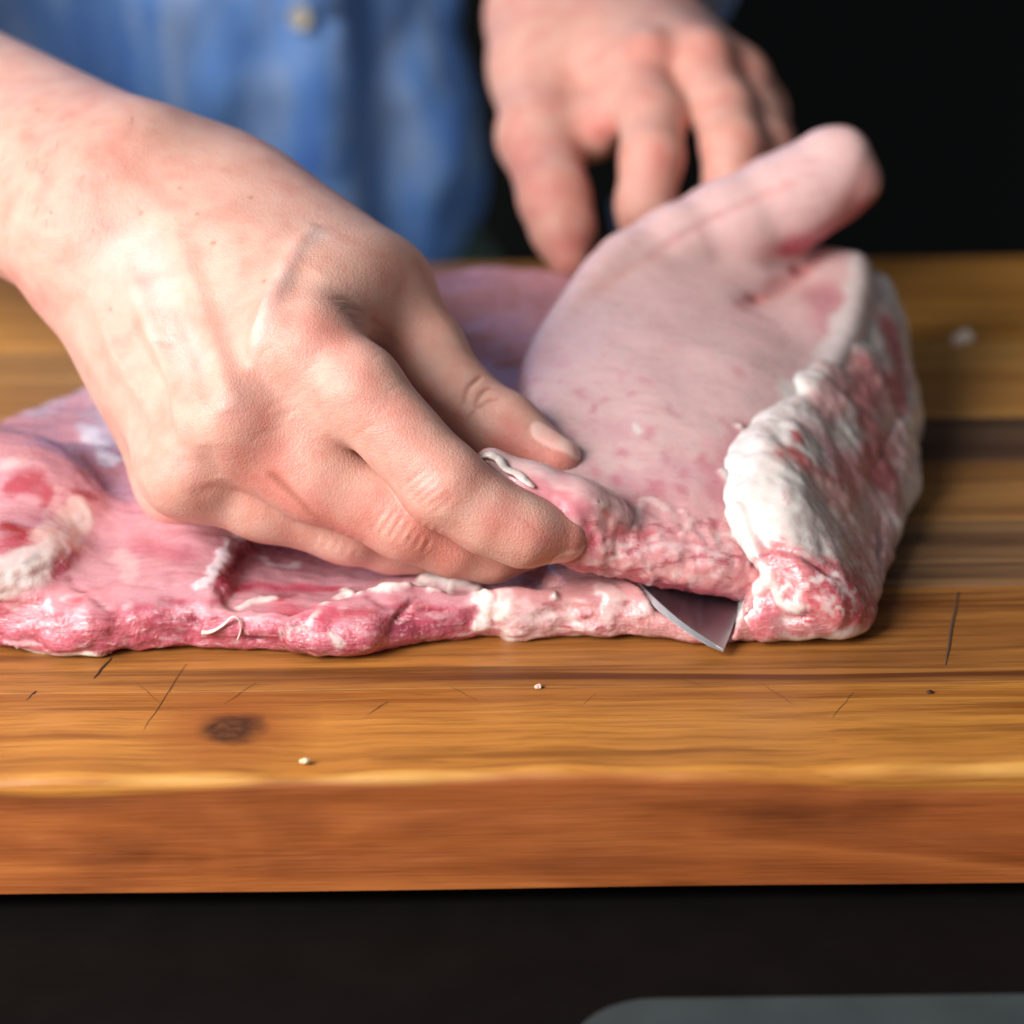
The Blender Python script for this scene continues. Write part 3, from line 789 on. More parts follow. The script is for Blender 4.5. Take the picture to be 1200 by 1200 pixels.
leanp(S, [(950, 505), (975, 520), (985, 545)], 0.006, srgb(226, 150, 156), 0.65, soft=1); leanp(S, [(948, 548), (970, 560), (985, 566)], 0.0018, srgb(190, 60, 80), 0.7, soft=1)
leanp(S, [(1000, 440), (1030, 520), (1030, 600), (1015, 660)], 0.015, srgb(216, 142, 138), 0.6, soft=1); leanp(S, [(955, 560), (1000, 620), (1010, 680)], 0.007, srgb(226, 168, 160), 0.5, soft=1)
leanp(S, [(885, 645), (900, 655), (905, 640)], 0.0055, srgb(206, 128, 134), 0.85); leanp(S, [(930, 660), (952, 670)], 0.0050, srgb(204, 120, 128), 0.85)
leanp(S, [(910, 680), (950, 690), (985, 690), (1012, 702)], 0.0085, srgb(212, 120, 124), 0.92); leanp(S, [(990, 722), (1018, 715)], 0.006, srgb(206, 104, 108), 0.9)
leanp(S, [(935, 736), (955, 742)], 0.0045, srgb(196, 110, 112), 0.9); leanp(S, [(915, 745)], 0.004, srgb(180, 110, 110), 0.9)
leanp(S, [(880, 745), (895, 725), (905, 712)], 0.0055, srgb(208, 112, 120), 0.95)
for k in range(46):
    x = random.gauss(975, 26); y = random.gauss(693, 16)
    fat(S, [(x, y), (x + random.uniform(-6, 8), y + random.uniform(-7, 7))], random.uniform(0.0005, 0.0011), random.uniform(0.4, 0.85), srgb(244, 226, 222), seed=k, n=2)
for k in range(16):
    x = random.gauss(960, 36); y = random.gauss(695, 18)
    leanp(S, [(x, y), (x + random.uniform(-8, 8), y + random.uniform(-5, 5))], random.uniform(0.0008, 0.0018), srgb(192, 70, 84), 0.6, seed=k)
fat(S, [(890, 690), (905, 672), (880, 640), (862, 600)], 0.0028, 0.95, h=0.0012, ragged=0.4); fat(S, [(905, 680), (915, 705), (935, 715)], 0.0026, 0.9, h=0.0008); fat(S, [(930, 755), (960, 756), (985, 752)], 0.004, 0.9)
for k in range(8):
    x = random.uniform(870, 1050); y = random.uniform(540, 680); l = random.uniform(12, 50)
    S.bump([(x, y), (x + l * random.uniform(0.1, 0.6), y + l)], random.uniform(0.0010, 0.002), random.uniform(-0.0007, 0.0007), seed=k)
for k in range(10):
    x = random.uniform(900, 1040); y = random.uniform(560, 650); l = random.uniform(12, 30)
    leanp(S, [(x, y), (x + l * 0.4, y + l)], 0.0006, srgb(208, 150, 150), 0.5, seed=k)
for pts, wd, dp in (([(885, 625), (895, 640), (930, 645), (985, 680)], .0018, -.0014), ([(900, 730), (925, 725), (950, 722), (975, 738)], .0018, -.0014), ([(1035, 600), (1030, 650), (1042, 690)], .002, -.002), ([(1060, 480), (1045, 500), (1020, 560)], .002, -.0012)):
    S.bump(pts, wd, dp)
M_FAT = meat_material('fat_tissue', (0, 0, 1.2), 0.22, 0.6, 0.5, 0.5)
add_mesh('fat_cap', S.V - pork_o, S.Q, M_FAT, pork, S.C, S.M)

# --- lifted flap: a thick sheet through a net of surface points
def spline(P4, t):
    P4 = np.asarray(P4, float); n = len(P4); out = []
    for u in np.asarray(t) * (n - 1):
        i = min(int(u), n - 2); f = u - i
        p0, p1, p2, p3 = P4[max(i - 1, 0)], P4[i], P4[i + 1], P4[min(i + 2, n - 1)]
        out.append(0.5 * ((2 * p1) + (-p0 + p2) * f + (2 * p0 - 5 * p1 + 4 * p2 - p3) * f * f + (-p0 + 3 * p1 - 3 * p2 + p3) * f ** 3))
    return np.array(out)


rows = [  # picture point, depth y, and half thickness; the net runs from the front lip to the rolled far end
    [(692, 628, .0655, .0058), (735, 628, .0665, .0068), (790, 640, .0675, .0066), (845, 650, .069, .0064), (890, 660, .073, .006)],
    [(655, 560, .082, .0062), (715, 568, .083, .0075), (780, 575, .083, .0078), (840, 585, .084, .0075), (880, 600, .088, .006)],
    [(640, 500, .103, .0068), (700, 500, .105, .0085), (775, 500, .106, .009), (845, 512, .106, .008), (895, 530, .108, .006)],
    [(640, 430, .132, .007), (705, 420, .136, .009), (785, 420, .138, .0095), (870, 430, .138, .008), (945, 455, .138, .006)],
    [(672, 355, .163, .007), (735, 348, .170, .009), (805, 352, .174, .0095), (890, 375, .174, .008), (985, 390, .172, .006)],
    [(725, 293, .188, .007), (785, 290, .198, .009), (850, 305, .204, .0095), (930, 330, .204, .008), (1000, 335, .202, .006)],
    [(770, 275, .203, .007), (820, 275, .210, .009), (880, 290, .216, .0095), (945, 300, .222, .008), (1000, 305, .220, .006)],
]
N1, N2 = 110, 80
net = np.array([[np.r_[P(px, py, y=yy), rr] for px, py, yy, rr in row] for row in rows])
# surface points are on top: sink the middle of the sheet by its half thickness
net[..., 2] -= net[..., 3] * 0.80; net[..., 1] += net[..., 3] * 0.45
a = np.stack([spline(net[:, j], np.linspace(0, 1, N1)) for j in range(net.shape[1])], 1)
g = np.stack([spline(a[i], np.linspace(0, 1, N2)) for i in range(N1)], 0).reshape(-1, 4)
ff = Field((-0.012, 0.045, 0.006), (0.118, 0.262, 0.100), 0.00085)
ff.spheres(g[:, :3], g[:, 3])
# roll at the far end, and the pinched lip between finger and thumb
ff.chain([P(735, 308, y=.196), P(790, 288, y=.206), P(855, 268, y=.215), P(918, 238, y=.222), P(955, 216, y=.2245), P(976, 202, y=.225)], [.0070, .0105, .0136, .0138, .0124, .0108], 0.005)
ff.chain([P(968, 186, y=.225), P(984, 184, y=.225), P(998, 212, y=.225), P(985, 228, y=.225)], [.0085, .0080, .0078, .0075], 0.003)
ff.chain([P(575, 545, y=.072), P(625, 575, y=.070), P(672, 598, y=.068), P(705, 605, y=.070)], [.0045, .0062, .0068, .006], 0.004)
ff.chain([P(690, 610, y=.070), P(660, 630, y=.066), P(690, 640, y=.066)], [.006, .005, .0055], 0.003)
V, Q = ff.nets(); V = smooth(V, Q, 3, 0.4); del ff
S = flapS = Surf(V, Q, PALE)
lip = sstep(560, 640, S.py)
S.V += S.N * (0.0010 * fbm(S.V, 0.030, 2, 31) + (0.0001 + 0.0005 * lip) * fbm(S.V, 0.0045, 3, 32) + 0.0006 * lip * fbm(S.V * np.array([1, 1, 0.5]), 0.002, 2, 33))[:, None]
S.refresh()
n1 = fbm(S.V, 0.020, 3, 34)[:, None]; n2 = fbm(S.V, 0.005, 3, 35)[:, None]
S.C = PALE * (1 + 0.05 * n1 + 0.05 * n2)
far = sstep(470, 330, S.py)[:, None]
S.C = S.C * (1 - 0.5 * far) + 0.5 * far * srgb(234, 192, 186)
S.M['fat'] = np.full(len(S.V), 0.35); S.M['raw'] = lip * 1.0
mm = (1 - far) * sstep(-0.1, 0.5, n1 + n2 * 0.5) * 0.5; S.C = S.C * (1 - mm) + srgb(206, 142, 152) * mm
l2 = (lip * 0.8)[:, None]; S.C = S.C * (1 - l2) + srgb(226, 156, 156) * (1 + 0.1 * n2) * l2; S.M['fat'] *= 1 - lip
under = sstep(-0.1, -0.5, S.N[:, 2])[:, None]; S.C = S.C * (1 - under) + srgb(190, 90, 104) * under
for pts, wd, dp, c, a in (([(865, 358), (905, 342), (950, 308), (985, 275)], .0060, -.0016, srgb(212, 134, 130), .6), ([(878, 348), (897, 345)], .0035, -.0010, srgb(196, 108, 104), .6), ([(930, 316), (946, 308)], .0035, -.0008, srgb(190, 104, 104), .6),
                          ([(760, 300), (810, 270), (870, 240), (930, 215)], .0022, -.0005, srgb(222, 156, 152), .5), ([(700, 340), (740, 315), (770, 300)], .003, -.0003, srgb(226, 168, 160), .5)):
    S.bump(pts, wd, dp); S.paint(pts, wd, c, a)
S.paint([(970, 340), (975, 400)], 0.010, srgb(202, 126, 136), 0.7); S.paint([(1018, 210), (990, 245)], 0.010, srgb(222, 150, 142), 0.7); fat(S, [(930, 470), (965, 440), (1000, 385), (1012, 340), (1014, 300)], 0.0065, 0.85, srgb(236, 220, 214), ragged=0.5)
S.paint([(870, 500), (850, 540), (840, 580)], 0.007, srgb(210, 132, 142), 0.6); S.paint([(880, 600), (870, 650)], 0.005, srgb(214, 128, 134), 0.7)
for k in range(34):
    x = random.uniform(650, 880); y = random.uniform(440, 590)
    S.paint([(x, y), (x + random.uniform(-8, 8), y + random.uniform(-12, 12))], random.uniform(0.0012, 0.003), random.choice([srgb(206, 112, 126), srgb(196, 104, 124), srgb(222, 150, 158)]), random.uniform(0.25, 0.5), seed=k, n=2)
fat(S, [(742, 496), (748, 506)], 0.001, 0.8); fat(S, [(868, 500), (880, 520), (872, 545)], 0.0022, 0.8, h=0.001, ragged=1.0); fat(S, [(850, 555), (858, 575)], 0.0018, 0.8, h=0.0008)
fat(S, [(745, 620), (750, 590), (765, 585), (785, 600)], 0.0014, 0.6, srgb(240, 208, 200), h=0.0004); fat(S, [(800, 625), (812, 615), (802, 600)], 0.0012, 0.5, srgb(240, 208, 200), h=0.0005)
fat(S, [(690, 662), (740, 650), (790, 635), (840, 650)], 0.0010, 0.7, srgb(240, 206, 206), ragged=1.2); fat(S, [(700, 645), (760, 635)], 0.0008, 0.5, srgb(240, 206, 206), ragged=1.2)
S.paint([(700, 628), (730, 625), (760, 628)], 0.0030, srgb(210, 84, 94), 0.7); S.paint([(706, 598), (712, 604)], 0.0018, srgb(214, 92, 72), 0.8); fat(S, [(700, 590), (712, 592)], 0.0012, 0.7, srgb(240, 206, 200), h=0.0005)
S.paint([(600, 560), (640, 580), (680, 600)], 0.004, srgb(206, 108, 122), 0.7); S.paint([(690, 620), (695, 640)], 0.003, srgb(214, 90, 112), 0.7)
for k in range(60):
    x = random.uniform(700, 890); y = random.uniform(625, 690)
    fat(S, [(x, y), (x + random.uniform(4, 14), y + random.uniform(-7, 2))], random.uniform(0.0005, 0.0010), random.uniform(0.25, 0.6), srgb(244, 214, 212), seed=k, n=2)
for k in range(24):
    x = random.uniform(700, 890); y = random.uniform(615, 690)
    S.paint([(x, y), (x + random.uniform(6, 18), y + random.uniform(-8, 2))], random.uniform(0.0008, 0.002), srgb(202, 96, 108), random.uniform(0.2, 0.45), seed=k + 40, n=2)
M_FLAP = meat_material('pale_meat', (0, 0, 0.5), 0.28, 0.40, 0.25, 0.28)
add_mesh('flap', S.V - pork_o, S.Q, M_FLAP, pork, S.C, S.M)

# --- torn shreds of fat
fatm = NT('fat_shred'); fn_ = fatm.noise(300, 3, fatm.coord())
fatm.set(Base_Color=fatm.ramp(fn_, [(0.3, srgb(232, 206, 196)), (0.6, FAT)]), Roughness=0.35, Subsurface_Weight=0.5, Subsurface_Radius=(1, 0.5, 0.4), Subsurface_Scale=0.0015, Normal=fatm.bump(fn_, 0.6, 0.001))


def strand(surf, pts, rad, lift=0.6, name='fat_strand', jag=0.0, flat_y=False):
    L = []; ym = min(surf.hit(*q)[1] for q in pts) - 0.0004
    for k, (px, py) in enumerate(pts):
        r = rad[k]; q = surf.hit(px, py); d = CAM - q; L.append(P(px, py, y=ym) if flat_y else q + d / np.linalg.norm(d) * r * lift)
    t = np.linspace(0, 1, 6 * len(L)); Ls = spline(np.c_[np.array(L), np.array(rad)], t)
    Ls[:, 3] *= 1 + jag * fbm(Ls[:, :3], 0.0015, 2, 7)
    V, F = tube(Ls[:, :3], list(Ls[:, 3]), 8, 0.55)
    V = V + (jag * 0.0008) * np.stack([fbm(V, 0.002, 2, s) for s in (1, 2, 3)], 1)
    o = add_mesh(name, V - pork_o, F, fatm.m, pork)
    m = o.modifiers.new('sub', 'SUBSURF'); m.levels = m.render_levels = 1
    return o


strand(slab, [(236, 741), (248, 740), (262, 732), (272, 723), (280, 726), (282, 738), (278, 750)], [.0010, .0008, .0006, .0005, .0005, .0004, .0003], flat_y=True)
strand(flapS, [(562, 538), (574, 532), (584, 538), (592, 550), (604, 556), (616, 564), (626, 570)], [.0008, .0014, .0015, .0014, .0014, .0013, .0007], 0.8, 'fat_strand', 0.15)

# ------------------------------------------------------------------ loose crumbs on the board and the tray in front
def crumb(px, py, r, c, label, name='meat_crumb', cat='crumb', group=None, stretch=1.0, rz=0.0):
    q = P(px, py, z=r[2] * 0.7); f = Field(q - max(r) * 1.6, q + max(r) * 1.6, max(r) / 9)
    ca, sa = math.cos(rz), math.sin(rz)
    f.ell(q, r, 0.0005, [[ca, sa, 0], [-sa, ca, 0], [0, 0, 1]])
    V, Q = f.nets(); V = V + normals(V, Q) * (r[2] * 0.5 * fbm(V, max(r) * 0.7, 3, int(px)))[:, None]; V[:, 2] = np.maximum(V[:, 2], 0.0002)
    tag(add_mesh(name, V, Q, flat(name + '_%d' % px, c, 0.4), None), label, cat, group)


crumb(357, 892, (.0013, .0008, .0007), srgb(236, 220, 180), 'cream coloured grain of fat near the front edge of the board')
crumb(631, 805, (.0009, .0008, .0006), srgb(226, 196, 180), 'tiny pale speck of meat on the board in front of the slit')
crumb(1128, 397, (.0050, .0030, .0022), srgb(232, 214, 196), 'white scrap of fat on the board behind the fat end', 'fat_scrap', 'scrap', rz=0.9)
crumb(1090, 811, (.0008, .0006, .0004), srgb(60, 30, 20), 'tiny dark speck on the board beside the long knife scar', 'dark_speck', 'speck')

traym = NT('slate_tray'); traym.set(Base_Color=traym.ramp(traym.noise(40, 3, traym.coord()), [(0.3, srgb(46, 54, 55)), (0.7, srgb(56, 64, 64))]), Roughness=0.6)
A = P(668, 1200, z=-BT + 0.004); B = P(720, 1168, z=-BT + 0.004); Cc = P(1200, 1161, z=-BT + 0.004)
tx0, ty1, tx1 = A[0], B[1], 0.42; cr = 0.018; ty0 = ty1 - 0.20
V = []; outl = []
for cx_, cy_, a0 in ((tx1 - cr, ty1 - cr, 0), (tx0 + cr, ty1 - cr, 90), (tx0 + cr, ty0 + cr, 180), (tx1 - cr, ty0 + cr, 270)):
    for q in range(9): an = math.radians(a0 + q * 11.25); outl.append((cx_ + cr * math.cos(an), cy_ + cr * math.sin(an)))
n = len(outl); V = [(x, y, -BT - 0.0044) for x, y in outl] + [(x, y, -BT + 0.004) for x, y in outl]
F = [(i, (i + 1) % n, n + (i + 1) % n, n + i) for i in range(n)] + [tuple(range(n, 2 * n)), tuple(range(n))[::-1]]
tr = add_mesh('slate_tray', V, F, traym.m, None, smooth_shade=False); m = tr.modifiers.new('bevel', 'BEVEL'); m.width = 0.001; m.segments = 2; m.limit_method = 'ANGLE'
tag(tr, 'flat grey slab with rounded corner lying on the counter before the board', 'tray')

# ------------------------------------------------------------------ the cook
person = tag(empty('person', (-0.16, 0.60, -0.9)), 'person in a blue denim shirt pinching the pork and lifting it with both hands', 'person')
pers_o = np.array(person.location)
SK = srgb(218, 168, 151); SKR = srgb(212, 126, 114); SKP = srgb(232, 196, 186)


def fingers(F, chains, k):
    for pts, rad in chains: F.chain(pts, rad, k)


# near hand: pinching the lip of the flap
rf = Field((-0.150, 0.028, 0.008), (0.032, 0.225, 0.165), 0.00068)
def q3(px, py, y): return P(px, py, y=y)
wr = q3(128, 243, .140)
arm_dir = q3(-430, -40, .36) - wr; arm_dir /= np.linalg.norm(arm_dir)
side = np.cross(arm_dir, CAM - wr); side /= np.linalg.norm(side)
if side[2] < 0: side = -side
dep = np.cross(arm_dir, side)
if dep[1] < 0: dep = -dep
side = side * math.cos(0.55) + dep * math.sin(0.55)
MC = {'i': q3(350, 402, .089), 'm': q3(268, 492, .080), 'r': q3(222, 548, .085), 'p': q3(212, 562, .103)}
for o, r0, r1 in ((0.0125, .0180, .0210), (-0.0120, .0180, .0220), (0.0, .021, .024)):
    rf.cap(wr + side * o, wr + side * o * 1.2 + arm_dir * 0.30, r0, r1, 0.010)
# carpal block and metacarpals
hd = (MC['m'] - wr); hd /= np.linalg.norm(hd)
for name, off, r0, r1 in (('i', .014, .0150, .0120), ('m', .004, .0150, .0122), ('r', -.006, .0140, .0115), ('p', -.0130, .0130, .0105)):
    rf.cap(wr + side * off + hd * 0.006, MC[name], r0, r1, 0.010)
rf.cap(wr, wr + arm_dir * 0.02, .021, .021, 0.012)
# palm filling behind the metacarpals
pal = (MC['i'] + MC['m'] + MC['r']) / 3
rf.ell(pal * 0.62 + wr * 0.38 + np.array([0.004, 0.010, -0.008]), (.024, .020, .020), 0.012)
# thumb: metacarpal, web, phalanges
tc = q3(262, 236, .150); tm = q3(446, 345, .121); ti = q3(540, 478, .104); tt = q3(650, 541, .0895)
rf.chain([wr + side * 0.008, tc, tm], [.018, .0155, .0125], 0.012)
rf.cap(q3(250, 265, .134), q3(392, 335, .108), .0170, .0125, 0.012); rf.cap(q3(240, 300, .126), q3(360, 355, .103), .0165, .0135, 0.012); rf.cap(q3(300, 260, .136), q3(425, 325, .116), .0150, .0105, 0.012)
rf.cap(q3(290, 455, .086), q3(345, 535, .0800), .0115, .0095, 0.010); rf.cap(q3(325, 455, .084), q3(378, 500, .0765), .0110, .0070, 0.008)
T = Field(rf.lo, rf.lo + (rf.n - 1) * rf.h, rf.h); T.F = np.full(rf.n, 0.02, np.float32)
T.chain([tm, (tm + ti) / 2 + np.array([0.0005, 0, 0.0008]), ti, (ti * 0.55 + tt * 0.45), tt], [.0118, .0098, .0101, .0094, .0066], 0.004)
for pts, rad in (
        ([MC['i'], q3(418, 455, .074), q3(522, 570, .062), q3(572, 604, .0605), q3(614, 622, .060), q3(658, 628, .0625)], [.0125, .0103, .0098, .0087, .0081, .0063]),
        ([MC['m'], q3(370, 560, .075), q3(478, 608, .072), q3(530, 632, .074), q3(575, 642, .077), q3(615, 640, .080)], [.0122, .0102, .0097, .0086, .0080, .0061]),
        ([MC['r'], q3(310, 585, .083), q3(408, 614, .084), q3(460, 630, .088), q3(500, 634, .092), q3(540, 632, .095)], [.0115, .0098, .0094, .0084, .0078, .0060]),
        ([MC['p'], q3(280, 575, .103), q3(350, 590, .106), q3(390, 600, .109), q3(425, 602, .112)], [.0105, .0086, .0082, .0072, .0056])):
    G = Field(rf.lo, rf.lo + (rf.n - 1) * rf.h, rf.h)
    G.chain(pts, rad, 0.004)
    # fingers stay apart from one another, but grow softly out of the palm
    d0 = np.inf
    T.put((slice(None),) * 3, G.F, 0.0012); del G
A, B = rf.F, T.F; kk = 0.007
hh = np.maximum(kk - np.abs(A - B), 0) / kk
rf.F = np.minimum(A, B) - hh * hh * kk * 0.25; del T, A, B, hh
# knuckle bones
for c, r in ((q3(352, 398, .082), .0105), (q3(266, 490, .0745), .0100), (q3(218, 550, .078), .0095)): rf.ell(c, (r, r, r), 0.006)
rf.ell(q3(95, 330, .128), (.009, .009, .009), 0.010)
V, Q = rf.nets(); V = smooth(V, Q, 3, 0.4)
H = hand = Surf(V, Q, SK)
# tendons, veins, folds
for pts, wd, ht in (
        ([(372, 262), (345, 290), (322, 340), (304, 395), (285, 450)], .0040, .0019), ([(195, 255), (230, 340), (258, 430), (272, 485)], .0055, .0018),
        ([(140, 290), (175, 380), (205, 460), (222, 540)], .0048, .0018), ([(95, 330), (140, 420), (190, 510), (210, 545)], .0042, .0014),
        ([(60, 180), (150, 215), (230, 270)], .006, .0005), ([(20, 250), (110, 300)], .006, .0005)):
    H.bump(pts, wd, ht)
for pts, wd, ht in (
        ([(325, 400), (340, 345), (365, 315)], .0065, -.0010), ([(205, 350), (238, 430), (250, 480)], .0042, -.0013), ([(150, 370), (190, 445), (212, 510)], .0038, -.0012), ([(178, 396), (196, 404), (206, 398)], .0018, -.0005), ([(300, 455), (325, 505), (340, 545)], .008, -.0004),
        ([(240, 520), (255, 560)], .005, -.0008), ([(224, 576), (242, 576), (256, 566)], .0028, -.0003)):
    H.bump(pts, wd, ht, taper=True)
H.refresh()
# creases at the joints
cre = []
for k in range(6):
    t = k / 5; x = 484 + 34 * t; y = 562 + 30 * t; cre.append(([(x - 16, y + 12), (x, y), (x + 18, y - 14)], .0007, -.00036))
for k in range(7):
    t = k / 6; x = 446 + 60 * t; y = 606 + 24 * t; cre.append(([(x - 12, y + 20), (x, y), (x + 9, y - 14)], .0008, -.00042))
for k in range(5):
    t = k / 4; x = 375 + 46 * t; y = 625 + 16 * t; cre.append(([(x - 8, y + 14), (x, y), (x + 8, y - 12)], .0008, -.00025))
cre += [([(543, 470), (550, 452), (560, 444), (566, 440)], .0009, -.0008), ([(556, 478), (562, 462), (572, 455), (580, 456)], .0009, -.0007), ([(560, 478), (572, 470), (582, 468)], .0008, -.0006), ([(548, 488), (556, 482)], .0008, -.0004)]
for k in range(9):
    t = k / 8; x = 385 + 48 * t; y = 350 + 48 * t; cre.append(([(x, y), (x + 24, y + random.uniform(-6, 8)), (x + 40, y + 10)], .0009, -.00042))
for k in range(26):
    x = random.uniform(290, 450); y = random.uniform(410, 520); cre.append(([(x, y), (x + 12, y - 10), (x + 26, y - 16)], .0006, -.00014))
cre += [([(318, 554), (345, 580), (370, 606)], .0018, -.0006), ([(600, 600), (625, 615), (632, 628)], .0008, -.0002)]
for pts, wd, dp in cre: H.bump(pts, wd, dp)
H.refresh()
# skin colour
n1 = fbm(H.V, 0.016, 3, 41)[:, None]; n2 = fbm(H.V, 0.005, 3, 42)[:, None]
H.C = SK * (1 + 0.04 * n1 + 0.03 * n2)
rr = np.clip(0.22 * n1 + 0.10 * n2, 0, 1); H.C = H.C * (1 - rr) + SKR * rr
for pts, wd, a in (([(360, 375), (385, 405), (410, 430)], .009, .35), ([(285, 490), (310, 520)], .010, .4), ([(300, 560), (350, 600), (420, 630)], .012, .65), ([(450, 480), (500, 540)], .008, .35), ([(480, 560), (520, 580)], .006, .45),
                   ([(470, 600), (520, 640)], .010, .65), ([(580, 610), (640, 630), (680, 640)], .008, .55), ([(225, 545), (235, 570)], .006, .5), ([(600, 520), (670, 555)], .008, .75), ([(70, 150), (130, 180)], .014, .2), ([(0, 350), (60, 360)], .008, .4), ([(540, 540), (600, 560)], .008, .3)):
    H.paint(pts, wd * 1.15, SKR, a, ragged=0.5, rs=0.008)
for pts, wd, a in (([(300, 395), (320, 345), (345, 300), (370, 275)], .004, .7), ([(170, 300), (200, 380), (230, 420)], .010, .6), ([(215, 540)], .006, .5), ([(270, 470)], .006, .5), ([(130, 280), (180, 330)], .012, .5), ([(500, 570)], .004, .5)):
    H.paint(pts, wd, SKP, a, ragged=0.4)  # pale strokes paint the lit tendon line and back of the hand
for pts, wd, dp in cre[-2:-1] + cre[18:22]: H.paint(pts, wd * 1.2, srgb(170, 94, 76), 0.45, ragged=0.2)
for x, y in ((295, 231), (250, 285), (130, 362), (45, 128), (20, 128), (108, 115), (165, 250), (210, 220), (60, 250), (310, 330), (230, 250)):
    H.paint([(x, y)], random.uniform(.0006, .0010), srgb(150, 84, 60), 0.7, ragged=0.4)
H.M['nail'] = np.zeros(len(H.V))


def nail(pts, wd, c):
    i, m = H.mask(pts, wd, 0.0, sharp=0.75); H.C[i] = H.C[i] * (1 - m[:, None] * .85) + c * m[:, None] * .85; H.M['nail'][i] = np.maximum(H.M['nail'][i], m)
    i, m = H.mask(pts, wd * 1.25, 0.0, sharp=0.8); i2, m2 = H.mask(pts, wd, 0.0, sharp=0.8)
    H.V[i] -= H.N[i] * (m * 0.00010)[:, None]; H.V[i2] += H.N[i2] * (m2 * 0.0003)[:, None]


nail([(658, 656), (682, 652)], 0.0034, srgb(240, 186, 176)); nail([(636, 506), (674, 526)], 0.0034, srgb(236, 194, 184))
Vr, Qr, Cr, Nr = H.V, H.Q, H.C, H.M['nail']
del rf

# far hand: gripping behind the lifted flap (out of focus)
lf = Field((-0.03, 0.200, 0.010), (0.125, 0.480, 0.240), 0.0014)
lw = q3(690, 12, .355); lel = q3(770, -260, .50)
for o in (-0.013, 0.0, 0.013):
    lf.cap(lw + np.array([o, 0, 0]), lel + np.array([o * 1.3, 0, 0]), .0195, .026, 0.010)
lm = [q3(742, 84, .305), q3(808, 76, .305), q3(858, 96, .312), q3(885, 132, .322)]
for k, c in enumerate(lm): lf.cap(lw + np.array([-0.012 + 0.009 * k, -0.004, -0.002]), c, .016, (.0130, .0130, .0125, .011)[k], 0.012)
lf.ell(lw * 0.5 + (lm[0] + lm[1]) * 0.25 + np.array([-.004, .004, -.012]), (.030, .026, .020), 0.012)
lf.chain([lw + np.array([-0.012, 0, -.004]), q3(640, 80, .330), q3(632, 160, .295)], [.018, .016, .0130], 0.012)
lf.chain([q3(632, 160, .295), q3(650, 232, .264), q3(660, 270, .254), q3(668, 305, .247)], [.0128, .0105, .0092, .0062], 0.005)
for pts, rad in (([lm[0], q3(765, 140, .275), q3(764, 185, .258), q3(756, 240, .252), q3(752, 275, .254)], [.0126, .0100, .0096, .0088, .0070]),
                 ([lm[1], q3(848, 130, .278), q3(858, 170, .262), q3(858, 215, .257), q3(850, 250, .260)], [.0122, .0098, .0094, .0086, .0070]),
                 ([lm[2], q3(882, 140, .290), q3(896, 175, .276), q3(895, 220, .270)], [.0112, .0096, .0090, .0075]),
                 ([lm[3], q3(900, 165, .305), q3(908, 200, .295)], [.0095, .0080, .0070])):
    lf.chain(pts, rad, 0.003)
lf.ell(q3(702, 150, .292), (.007, .010, .010), 0.008)
for c_, r_k in ((q3(760, 66, .298), .0085), (q3(826, 66, .298), .0085), (q3(872, 93, .306), .0078)): lf.ell(c_, (r_k,) * 3, 0.004)
V, Q = lf.nets(); V = smooth(V, Q, 3, 0.4)
L = Surf(V, Q, SK); n1 = fbm(V, 0.016, 3, 51)[:, None]
L.C = SK * (1 + 0.04 * n1); r_ = np.clip(0.18 + 0.35 * n1, 0, 0.5); L.C = L.C * (1 - r_) + SKR * r_
for pts, wd, a in (([(760, 60), (770, 66)], .012, .3), ([(826, 62), (830, 66)], .012, .3), ([(865, 85), (872, 92)], .011, .3), ([(765, 170), (764, 185)], .010, .25), ([(600, 180), (640, 240)], .012, .5), ([(660, 290), (690, 280)], .012, .8), ([(700, 150)], .008, .7)): L.paint(pts, wd, SKR, a)
# the upper arms run on into the sleeves, to the trunk under the shirt
bf = Field((-0.45, 0.12, -0.42), (0.24, 0.80, 0.62), 0.008)
el_r = wr + arm_dir * 0.26; sh_r = np.array([-0.345, 0.60, 0.47]); sh_l = np.array([0.015, 0.60, 0.47])
bf.chain([wr + arm_dir * 0.07, el_r, sh_r], [.028, .036, .050], 0.02)
bf.chain([lw * 0.25 + lel * 0.75, lel + np.array([0.02, 0.03, 0.03]), sh_l], [.030, .038, .050], 0.02)
bf.cap(np.array([-0.165, 0.62, 0.40]), np.array([-0.165, 0.63, -0.35]), .07, .07, 0.04); bf.cap(sh_r, sh_l, .045, .045, 0.03); bf.cap(np.array([-0.165, 0.62, 0.45]), np.array([-0.165, 0.60, 0.58]), .06, .055, 0.03)
Vb, Qb = bf.nets(); Vb = smooth(Vb, Qb, 4, 0.5)
Va = np.concatenate([Vr, L.V, Vb]); Qa = np.concatenate([Qr, L.Q + len(Vr), Qb + len(Vr) + len(L.V)])
Ca = np.concatenate([Cr, L.C, np.tile(SK, (len(Vb), 1))]); Na = np.concatenate([Nr, np.zeros(len(L.V) + len(Vb))])
body = add_mesh('body', Va - pers_o, Qa, SKIN, person, Ca, {'nail': Na})

